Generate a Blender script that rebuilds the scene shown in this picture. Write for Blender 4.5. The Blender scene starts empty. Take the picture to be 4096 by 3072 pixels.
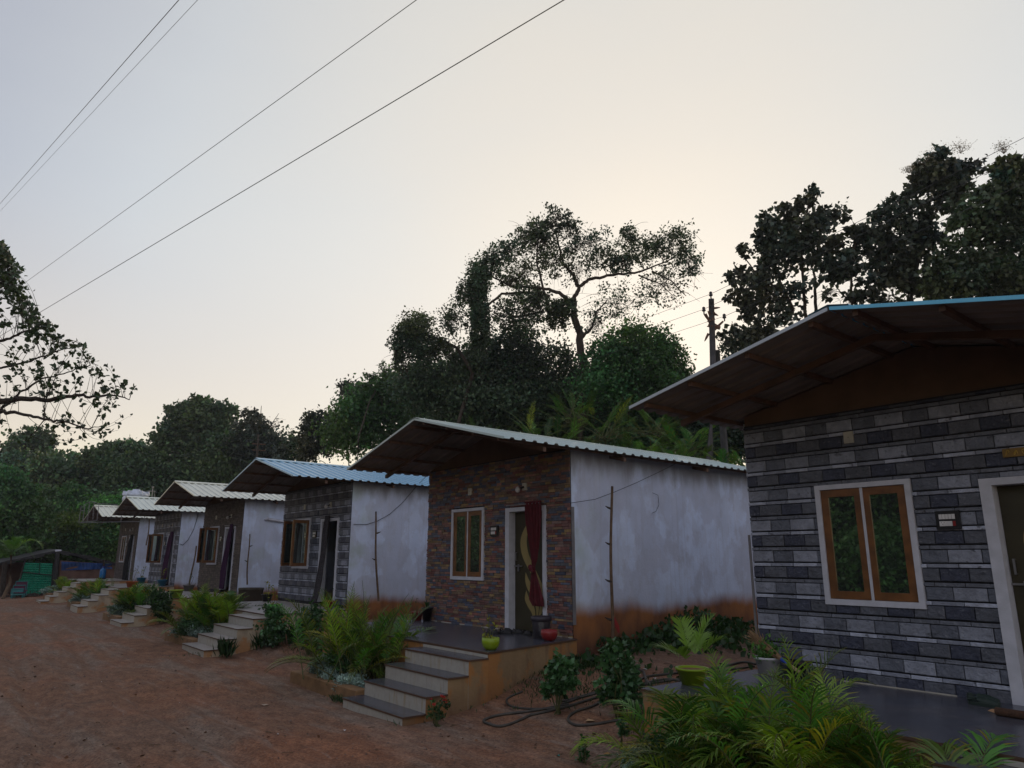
import bpy, math, random
import numpy as np
from mathutils import Vector, Matrix
R = math.radians
SC = bpy.context.scene
COL = SC.collection

# ------------------------------------------------------------------ camera
CF, CP, CR, CY, CD, CZ = 2835.1, 0.2417, 0.0023, -0.8896, 8.2148, 1.2164
fw = np.array([math.sin(CY)*math.cos(CP), math.cos(CY)*math.cos(CP), math.sin(CP)])
r0 = np.array([math.cos(CY), -math.sin(CY), 0.0]); u0 = np.cross(r0, fw)
rt = r0*math.cos(CR)+u0*math.sin(CR); up = -r0*math.sin(CR)+u0*math.cos(CR)
O = np.array([0, -CD, CZ])
cd = bpy.data.cameras.new("camera"); cam = bpy.data.objects.new("camera", cd); COL.objects.link(cam)
cd.sensor_width = 36; cd.lens = 36*CF/4096; cd.clip_end = 2000; cd.clip_start = 0.05
M3 = Matrix((rt, up, -fw)).transposed()
cam.matrix_world = Matrix.Translation(O) @ M3.to_4x4()
SC.camera = cam

def ray(x, y): return fw*CF+rt*(x-2048)-up*(y-1536)
def at(x, y, d): return O+ray(x, y)/CF*d          # point seen at photo pixel (x, y), d metres ahead
def onY(x, y, Y=0): d = ray(x, y); return O+d*(Y+CD)/d[1]
def onX(x, y, X=0): d = ray(x, y); return O+d*X/d[0]
def onZ(x, y, Z=0): d = ray(x, y); return O+d*(Z-CZ)/d[2]

# ------------------------------------------------------------------ light
sd = ray(2600, 1330); sd = sd/np.linalg.norm(sd)
SUN_EL = math.asin(sd[2]); SUN_AZ = math.atan2(sd[0], sd[1])
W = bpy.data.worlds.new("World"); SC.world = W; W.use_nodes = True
nt = W.node_tree; N = nt.nodes; L = nt.links; N.clear()
wo = N.new('ShaderNodeOutputWorld'); add = N.new('ShaderNodeAddShader')
b1 = N.new('ShaderNodeBackground'); b2 = N.new('ShaderNodeBackground')
sky = N.new('ShaderNodeTexSky'); sky.sky_type = 'NISHITA'; sky.sun_disc = False
sky.sun_elevation = SUN_EL; sky.sun_rotation = SUN_AZ; sky.dust_density = 0.15; sky.air_density = 1.0
b1.inputs[1].default_value = 0.05
L.new(sky.outputs[0], b1.inputs[0])
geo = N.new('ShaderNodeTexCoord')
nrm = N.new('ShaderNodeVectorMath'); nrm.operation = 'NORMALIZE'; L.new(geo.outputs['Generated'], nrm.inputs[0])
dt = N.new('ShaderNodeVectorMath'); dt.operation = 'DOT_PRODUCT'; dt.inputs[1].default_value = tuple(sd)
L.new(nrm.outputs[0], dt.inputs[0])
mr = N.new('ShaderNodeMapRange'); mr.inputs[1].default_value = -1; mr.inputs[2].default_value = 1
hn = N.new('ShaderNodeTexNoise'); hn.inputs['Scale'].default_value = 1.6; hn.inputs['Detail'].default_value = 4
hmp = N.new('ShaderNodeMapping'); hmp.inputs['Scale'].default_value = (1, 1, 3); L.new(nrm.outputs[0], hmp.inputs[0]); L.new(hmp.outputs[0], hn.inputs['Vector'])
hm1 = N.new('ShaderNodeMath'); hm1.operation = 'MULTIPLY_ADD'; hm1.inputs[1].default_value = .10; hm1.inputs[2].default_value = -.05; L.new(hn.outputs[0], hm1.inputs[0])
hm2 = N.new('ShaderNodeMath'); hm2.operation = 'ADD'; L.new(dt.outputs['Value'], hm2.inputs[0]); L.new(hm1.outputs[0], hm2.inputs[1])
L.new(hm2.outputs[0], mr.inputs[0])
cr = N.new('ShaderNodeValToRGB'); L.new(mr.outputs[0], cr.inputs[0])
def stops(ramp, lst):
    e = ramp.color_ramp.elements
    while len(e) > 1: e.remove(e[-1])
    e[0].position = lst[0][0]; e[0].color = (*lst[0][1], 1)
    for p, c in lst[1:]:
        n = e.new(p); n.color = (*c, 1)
HAZE_FILL_RAMP = [(0.0, (.64, .62, .70)), (.45, (.58, .565, .64)), (.66, (.31, .30, .36)), (.76, (.315, .305, .345)), (.83, (.40, .39, .39)),  # low stops: unseen sky behind the camera, brightened to light the facades
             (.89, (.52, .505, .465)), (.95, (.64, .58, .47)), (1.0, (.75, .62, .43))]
stops(cr, HAZE_FILL_RAMP)
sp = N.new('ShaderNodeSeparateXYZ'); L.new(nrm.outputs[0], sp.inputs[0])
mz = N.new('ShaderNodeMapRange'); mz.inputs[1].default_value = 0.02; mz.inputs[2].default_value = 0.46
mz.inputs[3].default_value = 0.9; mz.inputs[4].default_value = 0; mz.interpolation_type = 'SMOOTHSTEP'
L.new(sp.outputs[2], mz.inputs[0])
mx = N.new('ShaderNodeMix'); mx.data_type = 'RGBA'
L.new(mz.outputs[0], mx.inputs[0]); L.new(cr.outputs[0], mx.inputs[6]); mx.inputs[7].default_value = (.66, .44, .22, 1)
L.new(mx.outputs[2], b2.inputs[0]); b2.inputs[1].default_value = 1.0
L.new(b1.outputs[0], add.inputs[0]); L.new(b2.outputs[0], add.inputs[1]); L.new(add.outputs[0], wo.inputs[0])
sl = bpy.data.lights.new("sun", 'SUN'); sl.energy = 1.0; sl.angle = R(10); sl.color = (1, .82, .6)
so = bpy.data.objects.new("sun", sl); COL.objects.link(so)
so.rotation_euler = Vector(-sd).to_track_quat('-Z', 'Y').to_euler()
SC.view_settings.view_transform = 'Standard'; SC.view_settings.look = 'None'
SC.view_settings.exposure = 0.06; SC.view_settings.gamma = 1.0

# ------------------------------------------------------------------ materials
def mat(name, base, rough=.7, var=.25, scale=6, bump=.0, bscale=40, metal=0, spec=.4, attr=False, trans=0,
        base2=None, stain=None, coord='Object', coat=0):
    m = bpy.data.materials.new(name); m.use_nodes = True
    n = m.node_tree.nodes; l = m.node_tree.links; n.clear()
    out = n.new('ShaderNodeOutputMaterial'); p = n.new('ShaderNodeBsdfPrincipled')
    p.inputs['Roughness'].default_value = rough; p.inputs['Metallic'].default_value = metal
    p.inputs['Specular IOR Level'].default_value = spec; p.inputs['Coat Weight'].default_value = coat
    tc = n.new('ShaderNodeTexCoord')
    nz = n.new('ShaderNodeTexNoise'); nz.inputs['Scale'].default_value = scale; nz.inputs['Detail'].default_value = 6
    l.new(tc.outputs[coord], nz.inputs['Vector'])
    mixc = n.new('ShaderNodeMix'); mixc.data_type = 'RGBA'
    rr = n.new('ShaderNodeMapRange'); rr.inputs[1].default_value = .35; rr.inputs[2].default_value = .65
    l.new(nz.outputs[0], rr.inputs[0]); l.new(rr.outputs[0], mixc.inputs[0])
    b2_ = base2 if base2 else tuple(c*(1-var) for c in base)
    mixc.inputs[6].default_value = (*base, 1); mixc.inputs[7].default_value = (*b2_, 1)
    c = mixc.outputs[2]
    if attr:
        a = n.new('ShaderNodeAttribute'); a.attribute_name = 'tint'
        mm = n.new('ShaderNodeMix'); mm.data_type = 'RGBA'; mm.blend_type = 'MULTIPLY'; mm.inputs[0].default_value = 1
        l.new(c, mm.inputs[6]); l.new(a.outputs['Color'], mm.inputs[7]); c = mm.outputs[2]
    if stain: c = stain(n, l, tc, c)
    l.new(c, p.inputs['Base Color'])
    if bump:
        nb = n.new('ShaderNodeTexNoise'); nb.inputs['Scale'].default_value = bscale; nb.inputs['Detail'].default_value = 5
        l.new(tc.outputs[coord], nb.inputs['Vector'])
        bp = n.new('ShaderNodeBump'); bp.inputs['Strength'].default_value = bump; bp.inputs['Distance'].default_value = .02
        l.new(nb.outputs[0], bp.inputs['Height']); l.new(bp.outputs[0], p.inputs['Normal'])
    sh = p.outputs[0]
    if trans:
        t = n.new('ShaderNodeBsdfTranslucent'); ms = n.new('ShaderNodeMixShader'); ms.inputs[0].default_value = trans
        tcv = n.new('ShaderNodeMix'); tcv.data_type = 'RGBA'; tcv.blend_type = 'MULTIPLY'; tcv.inputs[0].default_value = 1
        l.new(c, tcv.inputs[6]); tcv.inputs[7].default_value = (1.5, 1.7, .7, 1)
        l.new(tcv.outputs[2], t.inputs[0]); l.new(sh, ms.inputs[1]); l.new(t.outputs[0], ms.inputs[2]); sh = ms.outputs[0]
    l.new(sh, out.inputs[0])
    return m

def mixn(n, l, fac, a, b, blend='MIX'):
    m = n.new('ShaderNodeMix'); m.data_type = 'RGBA'; m.blend_type = blend
    if hasattr(fac, 'links'): l.new(fac, m.inputs[0])
    else: m.inputs[0].default_value = fac
    for i, v in ((6, a), (7, b)):
        if hasattr(v, 'links'): l.new(v, m.inputs[i])
        else: m.inputs[i].default_value = (*v, 1)
    return m.outputs[2]
def mapr(n, l, v, a, b, c=0, d=1, smooth=False):
    m = n.new('ShaderNodeMapRange'); l.new(v, m.inputs[0])
    for i, x in enumerate((a, b, c, d)): m.inputs[i+1].default_value = x
    if smooth: m.interpolation_type = 'SMOOTHSTEP'
    return m.outputs[0]
NOFF = (0, 0, 0)
def noise(n, l, tc, scale, vec=None, detail=5, coord='Object', rough=.5):
    z = n.new('ShaderNodeTexNoise'); z.inputs['Scale'].default_value = scale; z.inputs['Detail'].default_value = detail
    z.inputs['Roughness'].default_value = rough
    src = tc.outputs[coord]
    if vec:
        mp = n.new('ShaderNodeMapping'); mp.inputs['Scale'].default_value = vec; mp.inputs['Location'].default_value = NOFF; l.new(src, mp.inputs[0]); src = mp.outputs[0]
    l.new(src, z.inputs['Vector']); return z.outputs[0]
def math_(n, l, op, a, b):
    m = n.new('ShaderNodeMath'); m.operation = op
    for i, v in enumerate((a, b)):
        if hasattr(v, 'links'): l.new(v, m.inputs[i])
        else: m.inputs[i].default_value = v
    return m.outputs[0]

def limewash(top, hgt):
    """white lime-washed wall: damp blotches, drip streaks, red soil splash up to local height `top`"""
    def f(n, l, tc, c):
        blot = mapr(n, l, noise(n, l, tc, 1.1, (1, 1, .8), 10, rough=.6), .47, .515)
        b2_ = mapr(n, l, noise(n, l, tc, 2.4, (1, 1.3, .7), 10, rough=.62), .50, .53)
        c = mixn(n, l, math_(n, l, 'MULTIPLY', blot, .42), c, (.34, .35, .42))
        c = mixn(n, l, math_(n, l, 'MULTIPLY', b2_, .22), c, (.36, .365, .41))
        dr = mapr(n, l, noise(n, l, tc, 3.0, (5, 5, .16), 4), .56, .66)
        c = mixn(n, l, math_(n, l, 'MULTIPLY', dr, .16), c, (.26, .25, .27))
        st = mapr(n, l, noise(n, l, tc, 2.0, (3, 3, .5), 5), .52, .68)
        c = mixn(n, l, math_(n, l, 'MULTIPLY', st, .14), c, (.56, .57, .64))
        s = n.new('ShaderNodeSeparateXYZ'); l.new(tc.outputs['Object'], s.inputs[0])
        gr = mapr(n, l, noise(n, l, tc, 1.6, (1, 1, 1), 3), .5, .7)
        gy = mapr(n, l, s.outputs[1], 1.3, .1, 0, .45)
        c = mixn(n, l, math_(n, l, 'MULTIPLY', gr, gy), c, (.32, .42, .33))
        # darker grey towards the wall top, uneven edge
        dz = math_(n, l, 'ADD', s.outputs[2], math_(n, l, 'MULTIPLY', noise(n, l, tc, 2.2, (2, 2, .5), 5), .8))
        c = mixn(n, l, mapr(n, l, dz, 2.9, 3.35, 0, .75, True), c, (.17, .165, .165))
        # soil splash
        z = math_(n, l, 'ADD', s.outputs[2], math_(n, l, 'MULTIPLY', noise(n, l, tc, 1.3, (1.4, 1.4, .6), 7), -.38))
        f1 = mapr(n, l, z, top-.12+.0, top-.42, 0, 1, True)
        sc = mixn(n, l, mapr(n, l, noise(n, l, tc, 3.5, (1, 1, .5), 6), .4, .65), (.27, .11, .035), (.15, .06, .028))
        c = mixn(n, l, f1, c, sc)
        f2 = mapr(n, l, z, top-.45, top-.95, 0, .8, True)
        return mixn(n, l, f2, c, (.09, .042, .028))
    return f
M = {}
WALLS = []
for i, t in enumerate((.55, .52, .2, .1, .1, .1)):
    NOFF = (i*3.7, i*5.1, i*2.3); WALLS.append(mat('limewash_wall_%d' % i, (.54, .63, .80), .9, .12, 3, .25, 25, stain=limewash(t, 3)))
NOFF = (0, 0, 0)
M['gable'] = mat('brown_gable_plaster', (.115, .068, .042), .9, .3, 3, .2, 30)
M['inner'] = mat('inner_plaster', (.12, .12, .13), .9)
def painted_relief(n, l, tc, c):  # relief highlights painted as pale flecks, with dark flecks between
    a = mapr(n, l, noise(n, l, tc, 16, (1, 1, 1.8), 6, rough=.6), .60, .66, 0, .22); c = mixn(n, l, a, c, (.30, .32, .36))
    b = mapr(n, l, noise(n, l, tc, 11, (1, 1, 1.5), 7, rough=.65), .60, .68, 0, .75); return mixn(n, l, b, c, (.03, .034, .045))
M['clad'] = mat('cladding_stone', (1, 1, 1), .6, .3, 9, 1.0, 24, attr=True, stain=painted_relief)
M['cladbrown'] = mat('ledge_stone', (1, 1, 1), .7, .3, 18, .5, 40, attr=True)
M['grout'] = mat('dark_grout', (.022, .022, .026), .9)
M['white'] = mat('white_plaster_trim', (.48, .50, .56), .8, .15, 8, .15, 40)
M['wood'] = mat('varnished_wood', (.17, .07, .02), .45, .45, 7, .1, 30, coat=.2)
M['doorleaf'] = mat('dark_olive_door', (.038, .032, .014), .45, .25, 5, .1, 60)
M['motif'] = mat('beige_motif', (.27, .21, .08), .5, .15)
M['metal'] = mat('steel_fitting', (.35, .35, .37), .35, .1, metal=.9)
M['rust'] = mat('brown_steel_section', (.12, .065, .042), .7, .4, 6, .2, 40)
M['underside'] = mat('sheet_underside', (.20, .175, .165), .6, .3, 3)
def tile_dust(dust, amt):
    def f(n, l, tc, c):
        s = n.new('ShaderNodeSeparateXYZ'); l.new(tc.outputs['Object'], s.inputs[0])
        for ax in (0, 1):
            w = n.new('ShaderNodeMath'); w.operation = 'FRACT'; l.new(math_(n, l, 'MULTIPLY', math_(n, l, 'ADD', s.outputs[ax], .13), 1/.61), w.inputs[0])
            c = mixn(n, l, mapr(n, l, w.outputs[0], .988, .992, 0, .7), c, (.03, .027, .025))
        c = mixn(n, l, mapr(n, l, noise(n, l, tc, 1.7, (1, 1, 1), 7, rough=.62), .46, .68, 0, amt), c, dust)
        return mixn(n, l, mapr(n, l, noise(n, l, tc, 26, (1, 1, 1), 4), .6, .7, 0, .35), c, dust)
    return f
M['tile_dark'] = mat('dark_granite_tile', (.062, .068, .09), .26, .3, 9, .05, 30, spec=.6, stain=tile_dust((.13, .105, .09), .35))
M['tile_light'] = mat('pale_speckled_tile', (.33, .315, .30), .35, .18, 20, .03, 30, spec=.5, stain=tile_dust((.24, .17, .12), .45))
def riser_stain(n, l, tc, c):
    s = n.new('ShaderNodeSeparateXYZ'); l.new(tc.outputs['Object'], s.inputs[0])
    w = n.new('ShaderNodeMath'); w.operation = 'FRACT'; l.new(math_(n, l, 'MULTIPLY', s.outputs[0], 2.5), w.inputs[0])
    c = mixn(n, l, mapr(n, l, w.outputs[0], .985, .99, 0, .6), c, (.12, .1, .06))
    st = mapr(n, l, noise(n, l, tc, 5, (3, 1, .6), 5), .56, .72, 0, .6)
    return mixn(n, l, st, c, (.26, .19, .09))
M['riser'] = mat('cream_riser_tile', (.36, .35, .31), .5, .12, 15, stain=riser_stain)
M['nosing'] = mat('brown_nosing', (.09, .05, .03), .6)
def plinth_stain(n, l, tc, c):
    st = mapr(n, l, noise(n, l, tc, 1.8, (1, 1, .8), 9, rough=.62), .47, .53, 0, .85)
    c = mixn(n, l, st, c, (.34, .155, .045))
    st = mapr(n, l, noise(n, l, tc, 4, (2, 2, .4), 6), .55, .68, 0, .7)
    c = mixn(n, l, st, c, (.17, .1, .055))
    s = n.new('ShaderNodeSeparateXYZ'); l.new(tc.outputs['Object'], s.inputs[0])
    z = math_(n, l, 'ADD', s.outputs[2], math_(n, l, 'MULTIPLY', noise(n, l, tc, 2.5, (1, 1, 1), 6), .5))
    return mixn(n, l, mapr(n, l, z, -.05, -.55, 0, .6), c, (.12, .06, .035))
M['plinth'] = mat('stained_ochre_plaster', (.27, .185, .095), .9, .2, 3, .4, 20, stain=plinth_stain)
M['plinth_pale'] = mat('pale_stained_plaster', (.42, .35, .25), .9, .2, 3, .4, 20, stain=lambda n, l, tc, c: mixn(n, l, mapr(n, l, noise(n, l, tc, 1.5, (1, 1, .8), 9, rough=.6), .50, .56, 0, .8), mixn(n, l, mapr(n, l, noise(n, l, tc, 4, (1, 1, .5), 6), .5, .65, 0, .5), c, (.2, .15, .1)), (.36, .17, .06)))
M['kerb'] = mat('ochre_kerb', (.24, .14, .065), .9, .35, 5, .4, 25)
M['black'] = mat('black_plastic', (.012, .012, .014), .4)
M['switch'] = mat('white_switch', (.6, .6, .6), .4)
M['red'] = mat('red_plastic', (.22, .015, .015), .4)
M['offwhite'] = mat('ivory_box', (.42, .4, .34), .5)
M['bulb'] = mat('unlit_bulb_glass', (.5, .5, .52), .15)
def roofmat(name, col, rough=.33):
    return mat(name, col, rough, .1, 2, .0, spec=.6, metal=.15)
ROOFS = [roofmat('sky_blue_sheet', (.10, .42, .62)), roofmat('pale_sea_green_sheet', (.38, .48, .47)),
         roofmat('light_blue_sheet', (.20, .40, .56)), roofmat('cream_grey_sheet', (.50, .53, .46)),
         roofmat('pale_cream_sheet', (.50, .56, .50)), roofmat('cream_sheet', (.52, .54, .45))]
def glassmat():
    m = bpy.data.materials.new('tinted_window_glass'); m.use_nodes = True
    n = m.node_tree.nodes; l = m.node_tree.links; n.clear()
    o = n.new('ShaderNodeOutputMaterial'); a = n.new('ShaderNodeBsdfGlossy'); a.inputs['Roughness'].default_value = .015
    a.inputs[0].default_value = (.8, .95, .85, 1)
    b = n.new('ShaderNodeBsdfPrincipled'); b.inputs['Base Color'].default_value = (.004, .007, .008, 1)
    s = n.new('ShaderNodeMixShader'); s.inputs[0].default_value = .5
    l.new(b.outputs[0], s.inputs[1]); l.new(a.outputs[0], s.inputs[2]); l.new(s.outputs[0], o.inputs[0]); return m
M['glass'] = glassmat()

# soil
def soil_stain(n, l, tc, c):
    big = mapr(n, l, noise(n, l, tc, .22, (.6, 1.3, 1), 6), .44, .6)
    c = mixn(n, l, math_(n, l, 'MULTIPLY', big, .85), c, (.25, .15, .095))
    g = mapr(n, l, noise(n, l, tc, .7, (.35, 2.0, 1), 8, rough=.65), .5, .6)
    c = mixn(n, l, math_(n, l, 'MULTIPLY', g, .7), c, (.30, .24, .185))
    r = mapr(n, l, noise(n, l, tc, .45, (.8, 1.2, 1), 7, rough=.6), .52, .66)
    c = mixn(n, l, math_(n, l, 'MULTIPLY', r, .7), c, (.36, .145, .065))
    m6 = mapr(n, l, noise(n, l, tc, 5, (.7, 1.6, 1), 9, rough=.72), .42, .62)
    c = mixn(n, l, m6, mixn(n, l, 1, c, (.62, .58, .56), 'MULTIPLY'), c)
    l6 = mapr(n, l, noise(n, l, tc, 2.2, (.4, 2.4, 1), 9, rough=.7), .58, .68)
    c = mixn(n, l, math_(n, l, 'MULTIPLY', l6, .55), c, (.30, .26, .22))
    d = mapr(n, l, noise(n, l, tc, 30, None, 8, rough=.75), .40, .62)
    c = mixn(n, l, d, mixn(n, l, 1, c, (.45, .42, .42), 'MULTIPLY'), c)
    fine = mapr(n, l, noise(n, l, tc, 110, None, 3), .60, .68)
    c = mixn(n, l, math_(n, l, 'MULTIPLY', fine, .5), c, (.26, .2, .15))
    dk = mapr(n, l, noise(n, l, tc, 1.1, (1, 1, 1), 6, rough=.7), .62, .75)
    return mixn(n, l, math_(n, l, 'MULTIPLY', dk, .7), c, (.05, .028, .018))
M['soil'] = mat('red_soil', (.33, .165, .085), .95, .3, 2.5, 1.0, 28, stain=soil_stain)
M['hill'] = mat('hill_undergrowth', (.02, .035, .012), .95, .5, 1.5, .8, 6)
def leafm(name, c, trans=.25, var=.35, rough=.5, scale=3):
    return mat(name, c, rough, var, scale, attr=True, trans=trans, spec=.35)
M['leaf_dark'] = leafm('dark_foliage', (.045, .075, .038), .18)
M['leaf_teak'] = leafm('broad_leaf_foliage', (.038, .052, .034), .15)
M['leaf_mid'] = leafm('mid_green_foliage', (.06, .14, .04), .25)
M['leaf_bright'] = leafm('bright_green_foliage', (.09, .22, .05), .32)
M['leaf_far'] = leafm('far_foliage', (.05, .10, .042), .2)
M['palm'] = leafm('palm_leaflets', (.13, .25, .035), .3, .3, .33)
M['miller'] = leafm('silver_grey_leaves', (.28, .40, .36), .05, .2, .8)
M['shrubleaf'] = leafm('glossy_shrub_leaves', (.05, .125, .045), .15, .3, .3)
M['weed'] = leafm('weed_leaves', (.03, .075, .022), .2)
M['yellowleaf'] = leafm('yellow_green_leaves', (.24, .24, .03), .3)
M['bark'] = mat('bark', (.05, .038, .03), .9, .4, 6, .5, 30)
M['stem'] = mat('green_stem', (.08, .09, .03), .7)
M['pole'] = mat('weathered_wood_pole', (.085, .085, .095), .9, .35, 5, .4, 30)
M['concrete'] = mat('grey_concrete', (.17, .17, .18), .9, .3, 5, .4, 30)
M['stick'] = mat('dry_wooden_stick', (.13, .085, .05), .85, .4, 9, .3, 30)
M['wire'] = mat('dark_cable', (.03, .03, .035), .6)
M['hose'] = mat('muddy_hose', (.055, .05, .04), .6, .4, 9)

# ------------------------------------------------------------------ mesh builder
class MB:
    def __init__(s): s.v = []; s.f = []; s.c = []; s.m = []
    def face(s, pts, col=(1, 1, 1), mi=0):
        b = len(s.v); s.v += [tuple(map(float, p)) for p in pts]; s.f.append(tuple(range(b, b+len(pts)))); s.c.append(col); s.m.append(mi)
    def box(s, a, b, col=(1, 1, 1), mi=0, skip=''):
        x0, y0, z0 = a; x1, y1, z1 = b
        o = len(s.v)
        s.v += [(x0, y0, z0), (x1, y0, z0), (x1, y1, z0), (x0, y1, z0), (x0, y0, z1), (x1, y0, z1), (x1, y1, z1), (x0, y1, z1)]
        for k, f in (('d', (0, 3, 2, 1)), ('u', (4, 5, 6, 7)), ('f', (0, 1, 5, 4)), ('r', (1, 2, 6, 5)), ('b', (2, 3, 7, 6)), ('l', (3, 0, 4, 7))):
            if k in skip: continue
            s.f.append(tuple(o+i for i in f)); s.c.append(col)
            s.m.append(mi[k] if isinstance(mi, dict) and k in mi else (mi.get('*', 0) if isinstance(mi, dict) else mi))
    def block(s, x0, x1, z0, z1, y0, y1, ch, col, mi=0):
        """cladding piece: back at y0, front face at y1 (< y0), chamfered"""
        o = len(s.v)
        s.v += [(x0, y0, z0), (x1, y0, z0), (x1, y0, z1), (x0, y0, z1),
                (x0, y1+ch, z0), (x1, y1+ch, z0), (x1, y1+ch, z1), (x0, y1+ch, z1),
                (x0+ch, y1, z0+ch), (x1-ch, y1, z0+ch), (x1-ch, y1, z1-ch), (x0+ch, y1, z1-ch)]
        for i in range(4):
            j = (i+1) % 4
            s.f.append((o+i, o+j, o+4+j, o+4+i)); s.f.append((o+4+i, o+4+j, o+8+j, o+8+i)); s.c += [col, col]; s.m += [mi, mi]
        s.f.append((o+8, o+9, o+10, o+11)); s.c.append(col); s.m.append(mi)
    def tube(s, pts, rad, n=6, col=(1, 1, 1), mi=0, cap=True):
        P = [Vector(p) for p in pts]; k = len(P)
        rads = rad if hasattr(rad, '__len__') else [rad]*k
        o = len(s.v); ref = Vector((0, 0, 1))
        for i, p in enumerate(P):
            t = (P[min(i+1, k-1)]-P[max(i-1, 0)])
            if t.length < 1e-9: t = Vector((0, 0, 1))
            t.normalize()
            a = t.cross(ref)
            if a.length < .15: a = t.cross(Vector((1, 0, .2)))
            a.normalize(); b = a.cross(t)
            for j in range(n):
                an = 2*math.pi*j/n; q = p+(a*math.cos(an)+b*math.sin(an))*rads[i]; s.v.append(tuple(q))
        for i in range(k-1):
            for j in range(n):
                j2 = (j+1) % n
                s.f.append((o+i*n+j, o+i*n+j2, o+(i+1)*n+j2, o+(i+1)*n+j)); s.c.append(col); s.m.append(mi)
        if cap:
            s.f.append(tuple(o+j for j in range(n))); s.f.append(tuple(o+(k-1)*n+j for j in reversed(range(n)))); s.c += [col, col]; s.m += [mi, mi]
    def lathe(s, prof, n=20, c=(0, 0, 0), col=(1, 1, 1), mi=0):
        o = len(s.v); k = len(prof)
        for r, z in prof:
            for j in range(n):
                a = 2*math.pi*j/n; s.v.append((c[0]+r*math.cos(a), c[1]+r*math.sin(a), c[2]+z))
        for i in range(k-1):
            for j in range(n):
                j2 = (j+1) % n; s.f.append((o+i*n+j, o+i*n+j2, o+(i+1)*n+j2, o+(i+1)*n+j)); s.c.append(col); s.m.append(mi)
    def build(s, name, mats, parent=None, smooth=False, loc=None):
        me = bpy.data.meshes.new(name); me.from_pydata(s.v, [], s.f)
        if not isinstance(mats, (list, tuple)): mats = [mats]
        for m in mats: me.materials.append(m)
        at_ = me.attributes.new('tint', 'FLOAT_COLOR', 'FACE')
        at_.data.foreach_set('color', np.array([(*c, 1) for c in s.c], dtype=np.float32).ravel())
        me.polygons.foreach_set('material_index', np.array(s.m, dtype=np.int32))
        if smooth: me.polygons.foreach_set('use_smooth', np.ones(len(s.f), dtype=bool))
        me.update()
        return link(name, me, parent, loc)
def link(name, me, parent=None, loc=None):
    o = bpy.data.objects.new(name, me); COL.objects.link(o)
    if parent: o.parent = parent
    if loc is not None: o.location = loc
    return o
def tag(o, label=None, cat=None, group=None, kind=None):
    if label: o['label'] = label
    if cat: o['category'] = cat
    if group: o['group'] = group
    if kind: o['kind'] = kind
    return o
def thing(name, loc, label, cat, group=None, rz=0):
    o = bpy.data.objects.new(name, None); COL.objects.link(o); o.location = [float(c) for c in loc]; o.rotation_euler = (0, 0, rz)
    return tag(o, label, cat, group)
def npmesh(name, V, F, T, m, parent=None, loc=None):
    """V (n,3), F (k,3|4) int, T (k,3) tint"""
    me = bpy.data.meshes.new(name); n = len(V); k, w = F.shape
    me.vertices.add(n); me.vertices.foreach_set('co', V.astype(np.float32).ravel())
    me.loops.add(k*w); me.loops.foreach_set('vertex_index', F.astype(np.int32).ravel())
    me.polygons.add(k); me.polygons.foreach_set('loop_start', np.arange(0, k*w, w, dtype=np.int32))
    me.polygons.foreach_set('loop_total', np.full(k, w, dtype=np.int32))
    me.materials.append(m)
    a = me.attributes.new('tint', 'FLOAT_COLOR', 'FACE')
    a.data.foreach_set('color', np.concatenate([T, np.ones((k, 1))], 1).astype(np.float32).ravel())
    me.update(calc_edges=True)
    return link(name, me, parent, loc)

# ------------------------------------------------------------------ ground
def sstep(a, b, x):
    t = np.clip((x-a)/(b-a), 0, 1); return t*t*(3-2*t)
HX = [-5.2503, -12.9065, -20.8292, -28.7204, -36.3029, -43.8288]
HZ = [-.1022, 0, .122, .1653, .1232, .169]
PZ = [-.10, 0, .02, .03, .10, .15]
HW = 4.33
def gz(x, y):
    x = np.asarray(x, float); y = np.asarray(y, float)
    z = -.76+.42*sstep(-3.2, -.6, y)+.16*sstep(-.6, 2.5, y)
    z = z+.03*np.sin(x*.9+y*.4)*np.cos(y*1.3-x*.2)+.012*np.sin(x*3.1)*np.sin(y*3.7+x)
    for yc, w_, dp_ in ((-5.2, .16, .05), (-6.6, .18, .06), (-8.6, .16, .05), (-10.1, .18, .05)):
        q = (y-yc-.25*np.sin(x*.22+yc))/w_; z = z-dp_*np.exp(-q*q)+dp_*.5*np.exp(-(np.abs(q)-1.7)**2*2)
    z = z+.008*np.sin(x*7.3+y*3.1)*np.sin(y*8.7-x*1.9)*sstep(-2.5, -4, y)
    z = z+2.5*sstep(9, 40, y)+1.2*sstep(-54, -90, x)*sstep(-20, -4, y)
    z = z+.10*sstep(-1, -5, y)*sstep(-30, -44, x)*0
    return z
def G(px, py):
    z = -.6
    for _ in range(12):
        p = onZ(px, py, z); z = .5*z+.5*float(gz(p[0], p[1]))
    p = onZ(px, py, z); return p
def grid_obj(name, xs, ys, zoff, m):
    X_, Y_ = np.meshgrid(xs, ys); V = np.stack([X_, Y_, gz(X_, Y_)+zoff], -1).reshape(-1, 3)
    nx, ny = len(xs), len(ys); i = np.arange((ny-1)*(nx-1)); r_, c_ = i//(nx-1), i % (nx-1); a = r_*nx+c_
    F = np.stack([a, a+1, a+nx+1, a+nx], 1)
    o = npmesh(name, V, F, np.ones((len(F), 3)), m)
    o.data.polygons.foreach_set('use_smooth', np.ones(len(F), dtype=bool)); return o
def sp_(a, b, n): return list(np.linspace(a, b, n))
xs = sp_(-150, -60, 30)[:-1]+sp_(-60, -22, 110)+sp_(-22, 6, 260)[1:]+sp_(6, 12, 12)[1:]+sp_(12, 40, 8)[1:]
ys = sp_(-60, -12, 16)[:-1]+sp_(-12, 3, 210)+sp_(3, 12, 30)[1:]+sp_(12, 130, 40)[1:]
tag(grid_obj('ground', xs, ys, 0, M['soil']), kind='structure')
hx = sp_(-150, 40, 60); hy = sp_(9.5, 130, 40)
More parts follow.
